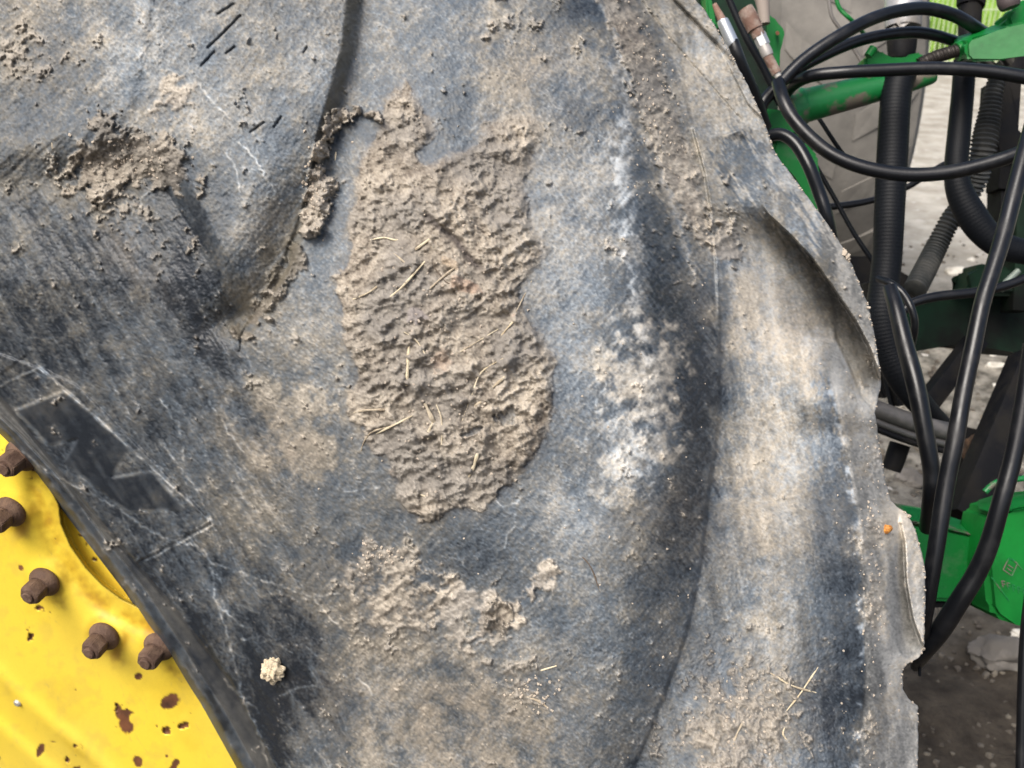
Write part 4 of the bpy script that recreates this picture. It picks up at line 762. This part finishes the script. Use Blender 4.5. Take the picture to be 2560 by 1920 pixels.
# silver ferrule and rusty coupling
fer = tag(empty('hose_ferrule', P(1815, 60, 1.3)), 'silver ferrule with a rusty neck on top of the hanging hose', 'fitting')
bm = bmesh.new(); c, r = px_path([(1806,50,1.3,26),(1810,60,1.3,30),(1830,104,1.3,31),(1834,112,1.3,29)], 4); add_tube(bm, c, r, 20); from_bm('sleeve', bm, material('zinc', (.50, .53, .56), .35, .7), fer)
bm = bmesh.new(); c, r = px_path([(1786,10,1.3,12),(1796,32,1.3,18),(1808,55,1.3,22)], 5); add_tube(bm, c, r, 14); from_bm('neck', bm, material('rusty_steel', (.20, .11, .08), .8, col2=(.32, .24, .2), nscale=60), fer)
cpl = tag(empty('hose_coupling', P(1900, 90, 1.35)), 'rusty brown stacked coupling with a silver hexagon beside the green bracket', 'coupling')
rustm = material('coupling_rust', (.17, .10, .075), .75, .3, col2=(.33, .27, .23), nscale=55, bump=.4, bscale=300)
for nm, pts, sg, mt in (('collar', [(1862,22,1.36,38),(1872,40,1.36,42),(1888,74,1.36,40)], 20, rustm), ('body', [(1886,66,1.36,33),(1898,92,1.36,32)], 16, rustm), ('hexagon', [(1897,86,1.36,33),(1910,114,1.36,33)], 6, material('silver_hex', (.42, .43, .43), .4, .6)), ('ring', [(1908,112,1.36,28),(1916,130,1.36,30),(1920,140,1.36,28)], 20, material('grey_ring', (.35, .33, .31), .5, .4)), ('tip', [(1916,134,1.36,24),(1932,165,1.36,25),(1942,184,1.36,25)], 20, rustm), ('end_cap', [(1938,178,1.36,22),(1946,192,1.36,16)], 16, material('pale_cap', (.5, .48, .44), .5))):
    bm = bmesh.new(); c, r = px_path(pts, 4); add_tube(bm, c, r, sg); from_bm(nm, bm, mt, cpl, sg > 6)
bm = bmesh.new(); c, r = px_path([(1890,-30,1.45,40),(1905,0,1.45,34),(1912,60,1.45,26)], 5); add_tube(bm, c, r, 18); tag(from_bm('steel_pipe', bm, material('dusty_pipe', (.24, .20, .17), .7)), 'dusty beige pipe entering from the top above the rusty coupling', 'pipe', 'thin dark pipes')
hose('steel_pipe', [(2072,-30,1.8,8),(2073,5,1.8,8),(2080,42,1.8,8),(2102,75,1.8,8),(2130,115,1.8,8),(2160,165,1.8,8)], 'thin dusty pipe bending below the top frame edge', 'pipe', material('dusty_tube', (.12, .11, .10), .6), 'thin dark pipes')
hose('steel_pipe', [(2090,-30,1.75,9),(2092,2,1.75,9),(2102,25,1.75,9),(2130,52,1.75,9),(2165,90,1.8,9)], 'thin green pipe bending below the top frame edge', 'pipe', greenm, 'thin dark pipes')
cyl = tag(empty('hydraulic_cylinder', P(2255, 60, 1.7)), 'grey metal cylinder with a dark boot standing behind the arching hoses', 'cylinder')
bm = bmesh.new(); c, r = px_path([(2258,-60,1.7,88),(2258,60,1.7,88),(2257,68,1.7,80)], 4); add_tube(bm, c, r, 28); from_bm('barrel', bm, material('grey_metal', (.36, .36, .37), .45, .4, col2=(.22, .2, .18), nscale=9), cyl)
bm = bmesh.new(); c, r = px_path([(2256,66,1.7,70),(2255,100,1.7,72),(2254,135,1.7,66),(2252,150,1.7,58)], 4); add_tube(bm, c, r, 24); from_bm('boot', bm, blackm, cyl)
kn = tag(empty('rubber_boot', P(2426, 20, 1.75)), 'stubby black rubber boot above the second conduit near the top edge', 'boot')
bm = bmesh.new(); c, r = px_path([(2428,-60,1.75,66),(2428,0,1.75,68),(2426,12,1.75,66),(2426,18,1.75,56),(2424,70,1.75,54),(2420,160,1.75,50)], 5); add_tube(bm, c, r, 24); from_bm('sleeve', bm, blackm, kn)
# frame pieces
frame = tag(empty('hitch_frame', P(2400, 800, 1.9)), 'dark green and black hitch frame crossing behind the hoses at right', 'frame')
bm = bmesh.new(); add_slab(bm, [(2286,745,1.85),(2330,738,1.85),(2440,736,1.85),(2640,700,1.85),(2640,890,1.85),(2540,882,1.85),(2450,866,1.85),(2395,852,1.85),(2292,878,1.85),(2240,890,1.85),(2240,760,1.85)], .12, .006); from_bm('cross_beam', bm, dgreen, frame)
def bar(name, a, b_, w_, t_, mat, par):
    bm = bmesh.new(); A, B = P(*a), P(*b_); ax = (B-A).normalized(); s_ = ax.cross(CF).normalized(); n_ = s_.cross(ax); M = Matrix((s_, ax, n_)).transposed()
    add_box(bm, (A+B)/2, w_*(a[2]+b_[2])/2/FPX, (B-A).length, t_, M, .004); return from_bm(name, bm, mat, par)
bar('strut', (2440, 850, 1.8), (2300, 1030, 1.75), 46, .04, blackm, frame); bar('strut', (2580, 900, 1.7), (2412, 1300, 1.62), 92, .05, blackm, frame)
bar('strut', (2190, 700, 1.7), (2262, 1010, 1.7), 60, .04, blackm, frame); bar('upright', (2520, 150, 1.75), (2500, 480, 1.75), 42, .05, blackm, frame); bar('upright', (2505, 440, 1.76), (2496, 620, 1.76), 34, .05, blackm, frame); bar('hanger', (2556, 420, 1.8), (2540, 780, 1.8), 50, .05, dgreen, frame)
bm = bmesh.new(); add_slab(bm, [(2490,190,1.72),(2530,210,1.72),(2548,290,1.72),(2532,320,1.72),(2560,350,1.72),(2640,330,1.72),(2640,390,1.72),(2560,405,1.72),(2505,420,1.72),(2480,330,1.72)], .06, .005); from_bm('latch_plate', bm, blackm, frame)
bm = bmesh.new(); add_slab(bm, [(2528,135,1.74),(2640,130,1.74),(2640,175,1.74),(2560,172,1.74),(2520,168,1.74)], .06, .004); from_bm('clamp', bm, blackm, frame)
bm = bmesh.new(); c, r = px_path([(2500,724,1.6,20),(2520,702,1.6,18),(2546,676,1.6,16)], 5); add_tube(bm, c, r, 14); from_bm('lever', bm, material('worn_lever', (.18, .22, .19), .5, .3), frame)
bm = bmesh.new(); add_slab(bm, [(2415,736,1.78),(2432,690,1.78),(2436,664,1.78),(2470,655,1.78),(2530,668,1.78),(2560,690,1.78),(2560,740,1.78)], .07, .008); from_bm('joint_housing', bm, dgreen, frame)
beam = tag(empty('ribbed_beam', P(2270, 1080, 1.45)), 'dark grey ribbed bar sloping down from behind the tyre', 'bar')
greyb = material('worn_grey_bar', (.075, .072, .07), .5, .3, col2=(.16, .15, .14), nscale=18, mixlo=.45, mixhi=.7, bump=.3, bscale=150)
for k, (o0, w_) in enumerate(((-26, 46), (6, 20), (24, 16))):
    bm = bmesh.new(); c, r = px_path([(2150, 1040+o0-8, 1.5, w_), (2230, 1064+o0, 1.5, w_), (2300, 1088+o0, 1.5, w_), (2385, 1108+o0, 1.5, w_)], 6); add_tube(bm, c, r, 16); from_bm('rail', bm, greyb if k < 2 else blackm, beam)
bm = bmesh.new(); c, r = px_path([(2250, 1110, 1.55, 50), (2240, 1140, 1.55, 50), (2228, 1175, 1.55, 46)], 5); add_tube(bm, c, r, 16); from_bm('stub', bm, blackm, beam)
tag(lump('rust_lump', P(2436, 1130, 1.70), .022, 17, material('rust_soil', (.030, .018, .011), .95, col2=(.08, .045, .025), nscale=40, bump=.8, bscale=90), (.8, .5, 1.3), .3), 'rust brown crusty lump between the long hose and the black strut', 'lump')
for pts_ in ([(2120,640,2.0),(2190,640,2.0),(2292,700,2.0),(2292,880,2.0),(2250,930,2.0),(2215,1000,2.0),(2150,900,2.0)], [(2520,600,1.95),(2580,596,1.95),(2640,600,1.95),(2640,730,1.95),(2500,735,1.95)], [(2390,1060,1.75),(2450,1075,1.75),(2440,1200,1.75),(2400,1310,1.75),(2380,1250,1.75)], [(2496,430,1.9),(2526,425,1.9),(2524,620,1.9),(2496,620,1.9)]):
    bm = bmesh.new(); add_slab(bm, pts_, .05, .004); from_bm('gusset', bm, blackm, frame)
# lower green plate and the green block
gp = tag(empty('lower_plate', P(2330, 1390, 1.45)), 'lower green box plate standing behind the long hoses', 'plate')
bm = bmesh.new(); add_slab(bm, [(2200,1300,1.42),(2280,1300,1.42),(2440,1336,1.42),(2452,1360,1.42),(2436,1500,1.42),(2400,1506,1.42),(2200,1500,1.42)], .05, .006); from_bm('face', bm, dg2 if False else greenm, gp)
bm = bmesh.new(); add_slab(bm, [(2200,1262,1.46),(2245,1262,1.46),(2335,1276,1.46),(2372,1296,1.46),(2440,1312,1.46),(2450,1330,1.44),(2436,1341,1.415),(2300,1305,1.415),(2200,1304,1.415)], .03, .003); from_bm('top_flange', bm, gworn, gp)
bm = bmesh.new(); add_slab(bm, [(2200,1500,1.44),(2440,1504,1.44),(2425,1518,1.44),(2330,1520,1.44),(2200,1518,1.44)], .05, .003); from_bm('foot_bar', bm, blackm, gp)
gb2 = tag(empty('green_block', P(2540, 1400, 1.35)), 'bright green block with faint raised marks at the lower right', 'block')
bm = bmesh.new(); add_slab(bm, [(2486,1284,1.36),(2560,1262,1.36),(2680,1240,1.36),(2680,1600,1.36),(2600,1575,1.36),(2540,1562,1.36),(2490,1548,1.36),(2474,1520,1.36),(2466,1440,1.36),(2474,1360,1.36)], .10, .014); from_bm('body', bm, material('bright_green_paint', (.003, .17, .022), .5, spec=.22, col2=(.002, .12, .016), nscale=9, bump=.1, bscale=60), gb2)
bm = bmesh.new(); add_slab(bm, [(2478,1262,1.38),(2530,1246,1.38),(2680,1226,1.38),(2680,1252,1.36),(2560,1268,1.35),(2484,1288,1.35)], .05, .004); from_bm('rim_flange', bm, greenm, gb2)
bm = bmesh.new(); c, r = px_path([(2462,1230,1.38,16),(2490,1206,1.38,14),(2530,1200,1.38,14),(2600,1190,1.38,14)], 5); add_tube(bm, c, r, 12); from_bm('loop_handle', bm, gworn, gb2)
bm = bmesh.new(); W1 = 3.2                                    # cast marks: a small diamond, a stroke and two rows of worn letters
def mark(a, b_):
    A, B = P(a[0], a[1], 1.3595), P(b_[0], b_[1], 1.3595); add_tube(bm, [A, B], W1*.5*1.36/FPX, 6)
for a, b_ in (((2522,1395),(2544,1408)),((2544,1408),(2530,1440)),((2530,1440),(2508,1424)),((2508,1424),(2522,1395)),((2520,1412),(2532,1420)),((2518,1420),(2528,1428)),((2478,1442),(2522,1502)),((2530,1396),(2556,1424))): mark(a, b_)
for k in range(5):
    x, y = 2504+k*13, 1452+k*5; mark((x, y), (x+4, y+16)); mark((x, y), (x+8, y+2)); mark((x+4, y+8), (x+9, y+9))
from_bm('cast_mark', bm, gworn, gb2)
for o in S.objects:
    if o.type == 'MESH' and o.parent is None and 'label' not in o and o.get('kind') is None: print('UNTAGGED', o.name)
